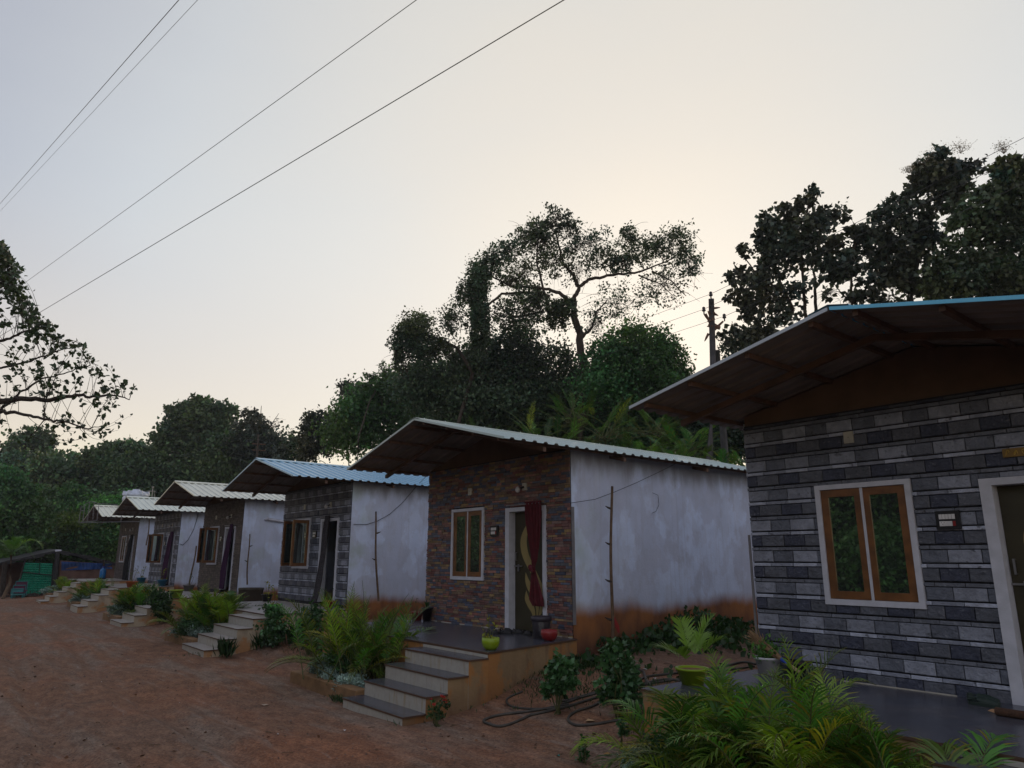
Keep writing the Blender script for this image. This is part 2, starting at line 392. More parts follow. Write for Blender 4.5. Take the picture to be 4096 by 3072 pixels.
tag(grid_obj('hillside', hx, hy, .05, M['hill']), kind='structure')

# ------------------------------------------------------------------ houses
WX0, WX1, WZ0, WZ1 = .91, 1.99, .82, 2.17
DX0, DX1, DZ1 = 2.64, 3.74, 2.11
DEP = 6.6
def pieces(x0, x1, z0, z1, holes):
    """rectangles left of a cladding piece after cutting the openings out"""
    rects = [(x0, x1, z0, z1)]
    for a, b, c, d in holes:
        ns = []
        for r in rects:
            if r[1] <= a or r[0] >= b or r[3] <= c or r[2] >= d: ns.append(r); continue
            if r[0] < a: ns.append((r[0], a, r[2], r[3]))
            if r[1] > b: ns.append((b, r[1], r[2], r[3]))
            m0, m1 = max(r[0], a), min(r[1], b)
            if r[2] < c: ns.append((m0, m1, r[2], c))
            if r[3] > d: ns.append((m0, m1, d, r[3]))
        rects = ns
    return [r for r in rects if r[1]-r[0] > .014 and r[3]-r[2] > .014]
def clip_holes(x0, x1, z0, z1, holes):
    segs = [(x0, x1)]
    for a, b, c, d in holes:
        if z1 <= c+.004 or z0 >= d-.004: continue
        # vertical overlap small -> treat as solid cut
        ns = []
        for s0, s1 in segs:
            if s1 <= a or s0 >= b: ns.append((s0, s1)); continue
            if s0 < a: ns.append((s0, a))
            if s1 > b: ns.append((b, s1))
        segs = ns
    return [s for s in segs if s[1]-s[0] > .012]
HOLES = [(WX0, WX1, WZ0, WZ1), (DX0, DX1, -.5, DZ1)]
def clad_grey(rng):
    mb = MB(); z = -.02; k = 0; P = .3735
    lightc = (.235, .26, .32); midc = (.11, .125, .16); darkc = (.042, .05, .08); dm = (.09, .10, .125)
    s_l = (.38, .42, .52); s_m = (.22, .245, .31); s_g = (.135, .15, .185)
    while z < 3.0:
        for kind, h, gap in (('A', .133, .006), ('s1', .043, .006), ('B', .133, .006), ('s2', .043, .006)):
            z1 = min(z+h, 3.0); off = {'A': .1, 's1': .03, 'B': .0, 's2': .16}[kind]
            x = -off-.02; i = 0
            while x < HW:
                w = {'A': (.27, .30), 'B': (.31, .26), 's1': (.30, .30), 's2': (.285, .285)}[kind][i % 2]
                c = {'A': (darkc, dm), 'B': (lightc, midc), 's1': (s_l, s_m), 's2': (s_g, s_g)}[kind][i % 2]
                j = rng.uniform(.88, 1.12); c = tuple(q*j for q in c)
                a, b = max(x, 0), min(x+w-.007, HW)
                for s0, s1, q0, q1 in pieces(a, b, z+gap/2, z1-gap/2, HOLES):
                    mb.block(s0, s1, q0, q1, -.012, -.012-(.013+.009*rng.random() if kind in 'AB' else .022), .008 if kind in 'AB' else .004, c)
                x += w; i += 1
            z = z1+(.009 if kind[0] == 's' else .0017)
            if z >= 3.0: break
    return mb
def clad_multi(rng):
    mb = MB(); z = -.01
    cols = [(.15, .06, .05), (.11, .05, .045), (.055, .065, .10), (.07, .085, .12), (.19, .13, .06), (.16, .11, .07),
            (.10, .075, .06), (.20, .10, .08), (.065, .07, .085), (.13, .09, .08), (.14, .075, .07)]
    while z < 2.99:
        h = rng.choice((.036, .036, .045, .05)); z1 = min(z+h, 3.0); x = -rng.random()*.2
        while x < HW:
            w = rng.uniform(.09, .26); c = rng.choice(cols); j = rng.uniform(.95, 1.65); c = tuple(q*j for q in c)
            dz = .003
            for s0, s1 in clip_holes(max(x, 0), min(x+w-.003, HW), z+dz, z1, HOLES):
                mb.block(s0, s1, z+.002, z1-.002, -.012, -.012-rng.uniform(.006, .026), .003, c)
            x += w
        z = z1
    return mb
def clad_brown(rng):
    mb = MB(); z = -.01
    while z < 2.99:
        h = rng.choice((.07, .085, .06)); z1 = min(z+h, 3.0); x = -rng.random()*.2
        while x < HW:
            w = rng.uniform(.12, .26); g = rng.uniform(.055, .12); c = (g*1.08, g*.86, g*.76)
            for s0, s1 in clip_holes(max(x, 0), min(x+w-.008, HW), z+.004, z1, HOLES):
                mb.block(s0, s1, z+.004, z1-.004, -.012, -.012-rng.uniform(.008, .022), .005, c)
            x += w
        z = z1
    return mb

def roof_profile(y):   # trapezoidal rib height
    t = (y/.225) % 1.0
    return .028*float(np.clip(np.interp(t, [0, .12, .22, .78, .88, 1], [1, 1, 0, 0, 1, 1]), 0, 1))
M['pale_trim'] = roofmat('pale_grey_blue_sheet', (.36, .42, .46))
def house(i, name, label, cladf, clad_mat, pan=(0, 0), dark_tiles=False, ridge=3.62, roof_len=7.1, seed=1, ev=2.97, yfront=-1.74, door_open=False,
          sx0=3.3, sx1=4.9, pl=-.2, nsteps=4):
    rng = random.Random(seed)
    H = thing(name, (HX[i], 0, HZ[i]), label, 'cottage', 'cottages in a row along the yard')
    w = WALLS[i]
    low = -1.0
    # walls with openings
    mb = MB(); g = .003
    mb.box((0, .0, low), (WX0, .15, 3.02)); mb.box((WX0, .0, low), (WX1, .15, WZ0)); mb.box((WX0, .0, WZ1), (WX1, .15, 3.02))
    mb.box((WX1, .0, low), (DX0, .15, 3.02)); mb.box((DX0, .0, DZ1), (DX1, .15, 3.02)); mb.box((DX1, .0, low), (HW, .15, 3.02))
    mb.build('front_wall', M['grout'], H)
    mb = MB()
    for x0 in (0.0, HW-.15): mb.box((x0, .15, low), (x0+.15, DEP-.15, ev+.08))
    mb.box((0, DEP-.15, low), (HW, DEP, 3.05))
    # wall returns: white edge strip beside the cladding
    mb.box((HW-.0, .0, low), (HW+.012, .15, 3.06)); mb.box((-.012, .0, low), (0, .15, 3.06))
    mb.build('side_wall', w, H)
    MB.box(mbi := MB(), (.15, .16, -.15), (HW-.15, DEP-.16, -.12)); mbi.build('room_floor', M['tile_light'], H)
    c = cladf(rng); c.build('stone_cladding', clad_mat, H)
    # gables (front, back): brown plaster triangles
    sl = (ridge-ev)/2.535; cx = 2.165
    def rz_(x): return ridge-abs(x-cx)*sl
    for y0, y1 in ((.02, .14), (DEP-.14, DEP-.02)):
        mb = MB()
        f = [(0, 3.024), (HW, 3.024), (HW, rz_(HW)-.03), (cx, ridge-.03), (0, rz_(0)-.03)]
        mb.face([(x, y0, z) for x, z in f]); mb.face([(x, y1, z) for x, z in reversed(f)])
        for a in range(5):
            b = (a+1) % 5; mb.face([(f[b][0], y0, f[b][1]), (f[a][0], y0, f[a][1]), (f[a][0], y1, f[a][1]), (f[b][0], y1, f[b][1])])
        mb.build('gable', M['gable'], H)
    # roof sheets
    y0r, y1r = yfront, roof_len
    ysr = [y0r]
    k = math.floor(y0r/.225)
    while True:
        done = False
        for t in (0, .12, .22, .78, .88):
            y = (k+t)*.225
            if y <= y0r+.01: continue
            if y >= y1r-.01: done = True; break
            ysr.append(y)
        if done: break
        k += 1
    ysr.append(y1r)
    for side in (-1, 1):
        xe = cx+side*2.56; mb = MB(); th = .004
        for a in range(len(ysr)-1):
            ya, yb = ysr[a], ysr[a+1]; ha, hb = roof_profile(ya), roof_profile(yb)
            ze = rz_(xe); X0 = cx+side*.01; zr = rz_(X0)
            q = [(X0, ya, zr+ha), (X0, yb, zr+hb), (xe, yb, ze+hb), (xe, ya, ze+ha)]
            if side > 0: q = q[::-1]
            mb.face(q, mi=0)
            mb.face([(x, y, z-th) for x, y, z in q[::-1]], mi=1)
            mb.face([(xe, ya, ze+ha), (xe, yb, ze+hb), (xe, yb, ze+hb-th), (xe, ya, ze+ha-th)], mi=0)
        # rake flashing at both ends
        for yy, y2 in ((y0r-.012, y0r), (y1r, y1r+.012)):
            a = [(cx+side*.01, rz_(cx)), (xe, rz_(xe))]
            for (q0, q1) in ((yy, y2),):
                mb.face([(a[0][0], q0, a[0][1]+.024), (a[1][0], q0, a[1][1]+.024), (a[1][0], q0, a[1][1]-.012), (a[0][0], q0, a[0][1]-.012)])
                mb.face([(a[0][0], q1, a[0][1]-.012), (a[1][0], q1, a[1][1]-.012), (a[1][0], q1, a[1][1]+.024), (a[0][0], q1, a[0][1]+.024)])
                mb.face([(a[0][0], q0, a[0][1]+.024), (a[0][0], q1, a[0][1]+.024), (a[1][0], q1, a[1][1]+.024), (a[1][0], q0, a[1][1]+.024)])
                mb.face([(a[0][0], q0, a[0][1]-.012), (a[1][0], q0, a[1][1]-.012), (a[1][0], q1, a[1][1]-.012), (a[0][0], q1, a[0][1]-.012)])
        rf = mb.build('roof_sheet', [ROOFS[i] if side > 0 or i else M['pale_trim'], M['underside']], H)
        if side == 1:
            rc = MB()
            for s2 in (-1, 1):
                rc.face([(cx, y0r-.02, ridge+.045), (cx, y1r+.02, ridge+.045), (cx+s2*.2, y1r+.02, ridge+.04-.2*sl), (cx+s2*.2, y0r-.02, ridge+.04-.2*sl)][::s2])
                rc.face([(cx+s2*.2, y0r-.02, ridge+.04-.2*sl), (cx+s2*.2, y1r+.02, ridge+.04-.2*sl), (cx+s2*.2, y1r+.02, ridge+.02-.2*sl), (cx+s2*.2, y0r-.02, ridge+.02-.2*sl)][::s2])
            n_ = int((y1r-y0r)/.45)
            for q in range(n_):
                yy = y0r+.2+q*.45
                rc.box((cx-.006, yy, ridge+.04), (cx+.006, yy+.012, ridge+.058))
            rc.build('ridge_cap', ROOFS[i], rf)
    # purlins (along the house) and rafters (across)
    for side in (-1, 1):
        for d in (.22, .95, 1.7, 2.35):
            x = cx+side*d; z = rz_(x)-.006
            mb = MB(); mb.box((x-.025, y0r+.05, z-.055), (x+.025, y1r-.05, z-.001)); mb.build('purlin', M['rust'], H)
    for y in (-.9, .95, 3.3, 5.6):
        mb = MB(); hh = .07
        for side in (-1, 1):
            xe = cx+side*2.5
            q = [(cx, rz_(cx)-.062), (xe, rz_(xe)-.062), (xe, rz_(xe)-.062-hh), (cx, rz_(cx)-.062-hh)]
            for yy, rev in ((y, side < 0), (y+.06, side > 0)):
                f = [(x, yy, z) for x, z in q]; mb.face(f[::-1] if rev else f)
            for a in range(4):
                b = (a+1) % 4; mb.face([(q[a][0], y, q[a][1]), (q[b][0], y, q[b][1]), (q[b][0], y+.06, q[b][1]), (q[a][0], y+.06, q[a][1])])
        mb.build('rafter', M['rust'], H)
    # window
    win = MB(); f = .062; yf, yb = -.05, .13
    win.box((WX0, yf, WZ0), (WX0+f, yb, WZ1)); win.box((WX1-f, yf, WZ0), (WX1, yb, WZ1))
    win.box((WX0+f, yf, WZ1-.055), (WX1-f, yb, WZ1)); win.box((WX0+f, yf, WZ0), (WX1-f, yb, WZ0+.062))
    win.box((1.438, yf+.01, WZ0+.062), (1.468, yb, WZ1-.055))
    wi = win.build('window', M['white'], H)
    if pan != (0, 0):
        gb = MB()
        for k2 in range(9): gb.box((1.0+k2*.105, .06, WZ0+.062), (1.012+k2*.105, .072, WZ1-.055))
        for k2 in range(6): gb.box((WX0+f, .062, WZ0+.15+k2*.2), (WX1-f, .07, WZ0+.165+k2*.2))
        gb.build('grille', M['metal'], wi)
    for s, (hx0, ang) in enumerate(((WX0+f+.002, pan[0]), (WX1-f-.002, pan[1]))):
        wd = .459; sg = 1 if s == 0 else -1; zb, zt = WZ0+.066, WZ1-.059; b = .085
        ca, sa = math.cos(R(ang)), math.sin(R(ang))
        def T(u, d, z): # u along sash from hinge, d depth toward inside
            return (hx0+sg*(u*ca)+sg*d*sa, yf+.018-u*sa+d*ca, z)
        def bx(mb, u0, u1, z0, z1, d0, d1, mi=0):
            P = [T(u, d, z) for z in (z0, z1) for (u, d) in ((u0, d0), (u1, d0), (u1, d1), (u0, d1))]
            o = len(mb.v); mb.v += P
            F = ((0, 3, 2, 1), (4, 5, 6, 7), (0, 1, 5, 4), (1, 2, 6, 5), (2, 3, 7, 6), (3, 0, 4, 7))
            for ff in F:
                ff = ff if sg > 0 else ff[::-1]
                mb.f.append(tuple(o+q for q in ff)); mb.c.append((1, 1, 1)); mb.m.append(mi)
        mb = MB()
        bx(mb, 0, b, zb, zt, 0, .035); bx(mb, wd-b*.8, wd, zb, zt, 0, .035)
        bx(mb, b, wd-b*.8, zb, zb+b, 0, .035); bx(mb, b, wd-b*.8, zt-b, zt, 0, .035)
        mb.build('sash', M['wood'], wi)
        mb = MB(); bx(mb, b, wd-b*.8, zb+b, zt-b, .014, .019); mb.build('pane', M['glass'], wi)
    # door
    mb = MB(); f = .11
    mb.box((DX0, -.045, -.0), (DX0+f, .14, DZ1)); mb.box((DX1-f*.8, -.045, -.0), (DX1, .14, DZ1)); mb.box((DX0+f, -.045, DZ1-.07), (DX1-f*.8, .14, DZ1))
    dr = mb.build('door', M['white'], H)
    lx0, lx1, lz1 = DX0+f+.004, DX1-f*.8-.004, DZ1-.075
    mb = MB()
    if door_open:
        mb.box((lx1-.04, .1, .01), (lx1, .1+(lx1-lx0), lz1))
        mb.build('door_leaf', M['doorleaf'], dr)
    else:
        mb.box((lx0, .10, .01), (lx1, .135, lz1)); mb.build('door_leaf', M['doorleaf'], dr)
        mo = MB()
        def cv(pts, n=10):
            out = []
            for a in range(len(pts)-1):
                p0 = pts[max(a-1, 0)]; p1 = pts[a]; p2 = pts[a+1]; p3 = pts[min(a+2, len(pts)-1)]
                for t in np.linspace(0, 1, n, endpoint=False):
                    out.append(tuple(.5*((2*p1[k])+(-p0[k]+p2[k])*t+(2*p0[k]-5*p1[k]+4*p2[k]-p3[k])*t*t+(-p0[k]+3*p1[k]-3*p2[k]+p3[k])*t**3) for k in (0, 1)))
            out.append(pts[-1]); return out
        def dl(x, y): return (lx0+(x-430)/260*(lx1-lx0), 2.05-(y-290)/995*2.03)
        for Lf, Rt in (([(620, 340), (540, 385), (478, 520), (485, 660), (540, 790), (590, 880), (625, 1010), (618, 1130), (600, 1200)],
                        [(620, 340), (565, 400), (526, 520), (535, 640), (575, 750), (620, 850), (655, 960), (650, 1100), (600, 1200)]),
                       ([(515, 810), (512, 880), (530, 950), (570, 1020), (592, 1090), (600, 1195)],
                        [(515, 810), (545, 880), (585, 950), (612, 1030), (616, 1110), (600, 1195)]),
                       ([(520, 960), (508, 1030), (530, 1090), (560, 1140), (570, 1190), (558, 1255)],
                        [(520, 960), (545, 1030), (575, 1080), (588, 1130), (584, 1190), (558, 1255)])):
            a = cv([dl(*q) for q in Lf]); b_ = cv([dl(*q) for q in Rt]); m_ = min(len(a), len(b_))
            a = [a[int(t*(len(a)-1)/(m_-1))] for t in range(m_)]; b_ = [b_[int(t*(len(b_)-1)/(m_-1))] for t in range(m_)]
            for t in range(m_-1):
                mo.face([(a[t][0], .096, a[t][1]), (a[t+1][0], .096, a[t+1][1]), (b_[t+1][0], .096, b_[t+1][1]), (b_[t][0], .096, b_[t][1])])
        mo.build('motif', M['motif'], dr)
        hd = MB(); x = lx0
        hd.box((x+.0, .07, 1.08), (x+.22, .085, 1.10)); hd.box((x+.1, .07, 1.0), (x+.13, .09, 1.12)); hd.box((x+.04, .06, 1.18), (x+.06, .075, 1.33))
        hd.box((x+.04, .075, 1.18), (x+.06, .1, 1.195)); hd.box((x+.04, .075, 1.315), (x+.06, .1, 1.33)); hd.box((x+.1, .085, 1.02), (x+.13, .1, 1.04))
        hd.build('handle', M['metal'], dr)
    # switch panel, junction box, lamp
    mb = MB(); mb.box((2.20, -.055, 1.62), (2.43, -.012, 1.81)); sw = mb.build('switch_panel', M['black'], H)
    mb = MB(); mb.box((2.235, -.062, 1.725), (2.385, -.055, 1.775)); mb.box((2.235, -.062, 1.655), (2.355, -.055, 1.705))
    mb.box((2.36, -.062, 1.655), (2.385, -.055, 1.705), mi=1)
    for q in range(1, 5): mb.box((2.235+q*.03, -.0635, 1.725), (2.237+q*.03, -.062, 1.775), mi=2)
    for (a, b_) in ((2.255, 1.69), (2.265, 1.672), (2.28, 1.69)): mb.box((a-.003, -.0635, b_-.003), (a+.003, -.062, b_+.003), mi=2)
    mb.build('switch', [M['switch'], M['red'], M['black']], sw)
    bx0, bz0 = (1.33, 2.63) if i == 0 else (1.47, 2.42)
    mb = MB(); mb.box((bx0, -.05, bz0), (bx0+.11, -.012, bz0+.135)); jb = mb.build('junction_box', M['offwhite'], H)
    mb = MB(); mb.box((bx0+.05, -.053, bz0+.065), (bx0+.06, -.05, bz0+.072)); mb.build('screw', M['black'], jb)
    if i > 0:
        mb = MB(); mb.box((3.13, -.05, 2.40), (3.24, -.012, 2.53)); lb = mb.build('lamp_box', M['offwhite'], H)
        mb = MB(); mb.tube([(3.18, -.05, 2.46), (3.14, -.1, 2.44)], .02, 8)
        mb.build('lamp_holder', M['black'], lb)
        mb = MB(); mb.lathe([(.001, -.055), (.03, -.045), (.045, -.015), (.045, .01), (.03, .04), (.015, .055), (.001, .055)], 14, (3.10, -.13, 2.41)); mb.build('bulb', M['bulb'], lb, True)
    # porch: plinth, floor, stairs
    p = PZ[i]-HZ[i]
    PL = M['plinth'] if dark_tiles else M['plinth_pale']
    tile = M['tile_dark'] if dark_tiles else M['tile_light']
    fx0, fx1 = pl, sx1
    fr = [(fx0, -2.12), (fx1, -2.12), (4.42, -.014), (fx0, -.014)]
    mb = MB()
    for z0, z1, mi, gr in ((low, p-.028, 0, 0), (p-.028, p, 1, .015)):
        q = [(x+(gr if k in (1, 2) else -gr), y-(gr if k in (0, 1) else 0)) for k, (x, y) in enumerate(fr)]
        if mi == 0:
            for a in range(4):
                b = (a+1) % 4; mb.face([(*q[a], z0), (*q[b], z0), (*q[b], z1), (*q[a], z1)], mi=0)
            mb.face([(*c_, z1) for c_ in q], mi=0)
            po = mb.build('porch', PL, H); mb = MB()
        else:
            mb.face([(*c_, z1) for c_ in q], mi=0); mb.face([(*c_, z0+.004) for c_ in q[::-1]], mi=1)
            for a in range(4):
                b = (a+1) % 4; mb.face([(*q[a], z0+.004), (*q[b], z0+.004), (*q[b], z1), (*q[a], z1)], mi=1)
            mb.build('porch_floor', [tile, M['nosing']], po)
    mb = MB(); mb.box((DX1+.02, -.03, p+.0), (HW, -.026, p+.012)); mb.box((fx0+.25, -.03, p+.0), (DX0-.02, -.026, p+.012))
    mb.build('skirting', M['offwhite'], po)
    hts = [-.07-.19*k2 for k2 in range(nsteps)]
    for k2, hz in enumerate(hts):
        yf_, yb_ = -2.12-.32*(k2+1), -2.12-.32*k2-(.001)
        mb = MB(); z1 = p+hz-.022
        mb.box((sx0, yf_, low), (sx1-.005*k2, yb_, z1), mi={'f': 1, 'l': 1, '*': 0})
        st = mb.build('step', [PL, M['riser']], H)
        mb = MB(); mb.box((sx0-.012, yf_-.014, z1+.001), (sx1+.012, yb_-.0, z1+.022), mi={'u': 0, '*': 1}); mb.build('tread', [tile, M['nosing']], st)
    mb = MB(); mb.box((sx0, -2.1385, p-.068), (sx1+.01, -2.137, p-.03)); mb.build('top_riser', M['riser'], po)
    return H

h1 = house(0, 'cottage', 'nearest cottage with blue roof edge and large grey block cladding, at right', clad_grey, M['clad'], (0, 0), True, 3.65, seed=3, ev=3.10, yfront=-1.8, sx0=2.85, pl=-.08)
h2 = house(1, 'cottage', 'cottage with multicoloured ledge stone front and tied red curtain at its door', clad_multi, M['cladbrown'], (0, 0), True, 3.62, seed=5)
h3 = house(2, 'cottage', 'cottage with light blue ribbed roof and grey cladding, wooden window sashes swung open', clad_grey, M['clad'], (68, 84), False, 3.62, seed=7, door_open=True)
h4 = house(3, 'cottage', 'brown stone cottage with cream roof and dark purple door curtain, open window', clad_brown, M['cladbrown'], (70, 86), False, 3.62, seed=9, door_open=True)
h5 = house(4, 'cottage', 'grey clad cottage with pale roof just in front of the white water tank', clad_grey, M['clad'], (70, 86), False, 3.62, seed=11, door_open=True)
h6 = house(5, 'cottage', 'farthest brown stone cottage beside the tarpaulin shed, black door curtain', clad_brown, M['cladbrown'], (0, 0), False, 3.62, seed=13, door_open=True, nsteps=5)

# sign over the first door (raised yellow lettering plate)
mb = MB(); mb.box((2.89, -.05, 2.30), (3.6, -.03, 2.385), mi=0)
rs = random.Random(4)
for k in range(9):
    x = 2.93+k*.072; pts = []
    for t in range(12):
        a = t/11*2*math.pi*(.6+.4*rs.random())+k
        pts.append((x+.022*math.cos(a)*(.7+.3*math.sin(k*2+t)), -.052, 2.342+.024*math.sin(a*1.3+k)))
    mb.tube(pts, .004, 4, mi=1)
mb.build('name_plate', [mat('mustard_plate', (.22, .13, .02), .5), mat('gold_lettering', (.45, .30, .05), .4)], h1)

# ------------------------------------------------------------------ curtains
def curtain(i, prof, m, label, rod=(3.2, 3.75), folds=7, amp=.03, z_off=0, rings=True, seed=1):
    """prof: list of (z, x0, x1, y)"""
    T_ = thing('curtain', (HX[i], 0, HZ[i]), label, 'curtain', 'door curtains of the cottages')
    n = 60; zs = np.linspace(prof[0][0], prof[-1][0], 50); P = np.array(prof)
    V = []
    for z in zs:
        x0 = np.interp(-z, -P[:, 0], P[:, 1]); x1 = np.interp(-z, -P[:, 0], P[:, 2]); y = np.interp(-z, -P[:, 0], P[:, 3])
        am = amp*np.clip((x1-x0)/.35, .35, 1.2)
        for j in range(n):
            t = j/(n-1); u = t+.01*math.sin(z*6+j*.3)
            V.append((x0+(x1-x0)*u, y+am*math.sin(u*folds*2*math.pi+.6*math.sin(z*2.3+seed))+.3*am*math.sin(u*17+z*3), z))
    V = np.array(V); r_ = np.arange(49*(n-1)); a = (r_//(n-1))*n+r_ % (n-1)
    F = np.stack([a, a+n, a+n+1, a+1], 1)
    c = npmesh('curtain_cloth', V, F, np.ones((len(F), 3)), m, T_)
    c.data.polygons.foreach_set('use_smooth', np.ones(len(F), dtype=bool))
    md = c.modifiers.new('s', 'SOLIDIFY'); md.thickness = .003
    mb = MB(); mb.tube([(rod[0], -.085, 2.15), (rod[1], -.085, 2.15)], .010, 8)
    for x in rod: mb.tube([(x, -.085, 2.15), (x, -.01, 2.15)], .008, 6)
    mb.build('curtain_rod', M['metal'], T_)
    return T_
cm = lambda n, c: mat(n, c, .85, .3, 12, .2, 200)
t = curtain(1, [(2.19, 3.24, 3.70, -.09), (1.9, 3.30, 3.69, -.09), (1.5, 3.37, 3.64, -.09), (1.2, 3.42, 3.58, -.09), (1.08, 3.43, 3.52, -.09),
            (1.0, 3.42, 3.54, -.09), (.8, 3.40, 3.64, -.1), (.55, 3.36, 3.72, -.1), (.45, 3.45, 3.73, -.1)], cm('crimson_cloth', (.085, .007, .013)),
            'dark red curtain knotted at its middle on the multicoloured stone cottage door', (2.72, 3.76), 5)
mb = MB(); 
for k, (r_, dx, dz) in enumerate(((.055, 0, 0), (.045, -.035, .03), (.04, .03, -.035))):
    mb.lathe([(.001, -r_), (r_*.7, -r_*.7), (r_, 0), (r_*.75, r_*.65), (.001, r_)], 10, (3.46+dx, -.12, 1.05+dz))
mb.build('knot', bpy.data.materials['crimson_cloth'], t, True)
curtain(2, [(2.18, 3.03, 3.30, -.1), (1.5, 2.99, 3.28, -.12), (.8, 2.95, 3.25, -.16), (.25, 2.90, 3.22, -.22), (.0, 2.86, 3.20, -.28)], mat('grey_patterned_cloth', (.06, .055, .065), .85, .7, 40),
        'dark grey patterned curtain pulled aside at the open door under the light blue roof', (2.7, 3.76), 5)
curtain(3, [(2.18, 3.35, 3.62, -.1), (1.4, 3.15, 3.55, -.12), (.6, 3.0, 3.48, -.15), (.04, 2.98, 3.42, -.15)], cm('purple_cloth', (.045, .012, .05)),
        'dark purple curtain at the brown stone cottage with the open window', (2.7, 3.76), 6)
curtain(4, [(2.18, 3.3, 3.68, -.1), (1.4, 3.0, 3.6, -.12), (.6, 2.85, 3.55, -.15), (.0, 2.7, 3.5, -.15)], cm('plum_cloth', (.05, .012, .045)),
        'dark purple curtain reaching the floor beside the two blue pots', (2.7, 3.76), 7)
curtain(5, [(2.18, 3.25, 3.68, -.1), (1.4, 3.0, 3.66, -.12), (.6, 2.8, 3.6, -.15), (-.02, 2.72, 3.6, -.15)], cm('black_cloth', (.008, .008, .01)),
        'black curtain on the farthest cottage door', (2.7, 3.76), 6)

# ------------------------------------------------------------------ foliage tools
rngN = np.random.default_rng(7)
def leafgeo(P, D, size, asp, rng, fold=.25):
    n = len(P); D = D/np.linalg.norm(D, axis=1, keepdims=True)
    r_ = rng.normal(size=(n, 3)); S = np.cross(D, r_); S /= np.linalg.norm(S, axis=1, keepdims=True)+1e-9
    Nn = np.cross(S, D); s = (size*rng.uniform(.7, 1.3, n))[:, None]
    V = np.stack([P, P+D*s*.45+S*s*asp+Nn*s*fold*.4, P+D*s-Nn*s*.12, P+D*s*.45-S*s*asp+Nn*s*fold*.4], 1).reshape(-1, 3)
    i = np.arange(n)[:, None]*4
    F = np.concatenate([i+np.array([[0, 1, 2]]), i+np.array([[0, 2, 3]])], 1).reshape(-1, 3)
    return V, F
def tints(n, rng, lo=.55, hi=1.35, hue=.15):
    g = rng.uniform(lo, hi, n); h = rng.uniform(-hue, hue, n)
    T = np.stack([g*(1+h), g, g*(1-.6*h)], 1); return np.repeat(T, 2, 0)
DENS = 2.6
def blobcloud(C, r, cov, ls, asp, rng, clump=.27, droop=.25):
    area = ls*ls*asp; n = int(DENS*cov*math.pi*r[0]*r[2]/(area*.55)); n = max(n, 12)
    per = 14; k = max(6, n//per)
    u = rng.normal(size=(k, 3)); u /= np.linalg.norm(u, axis=1, keepdims=True)
    rad = rng.uniform(.3, 1.0, k)**.6*np.where(rng.random(k) < .3, rng.uniform(1.0, 1.38, k), .9); cc = C+u*rad[:, None]*np.array(r)
    idx = rng.integers(0, k, n); sg = clump*np.array(r)
    cs = rng.uniform(.4, 1.1, k)
    P = cc[idx]+rng.normal(size=(n, 3))*sg*.75*cs[idx][:, None]
    D = rng.normal(size=(n, 3)); D[:, 2] -= droop
    ct = (rng.uniform(.6, 1.2, k)+.9*(rng.random(k) < .2)*rng.random(k))[idx]*(1+.35*np.clip((P[:, 2]-C[2])/r[2], -1, 1)*0)
    return P, D, cc, ct
def nearest(paths, c):
    best = None
    for pts in paths:
        for p in pts:
            d = np.linalg.norm(np.array(p)-c)+max(0, p[2]-c[2])*1.5
            if best is None or d < best[0]: best = (d, p)
    return np.array(best[1])
def bend(a, b, sag, n=6, rng=None):
    a, b = np.array(a, float), np.array(b, float); out = []
    j = rng.normal(size=3)*np.linalg.norm(b-a)*.06 if rng is not None else 0
    for t in np.linspace(0, 1, n): out.append(a+(b-a)*t+(np.array([0, 0, sag])+j)*math.sin(t*math.pi))
    return out
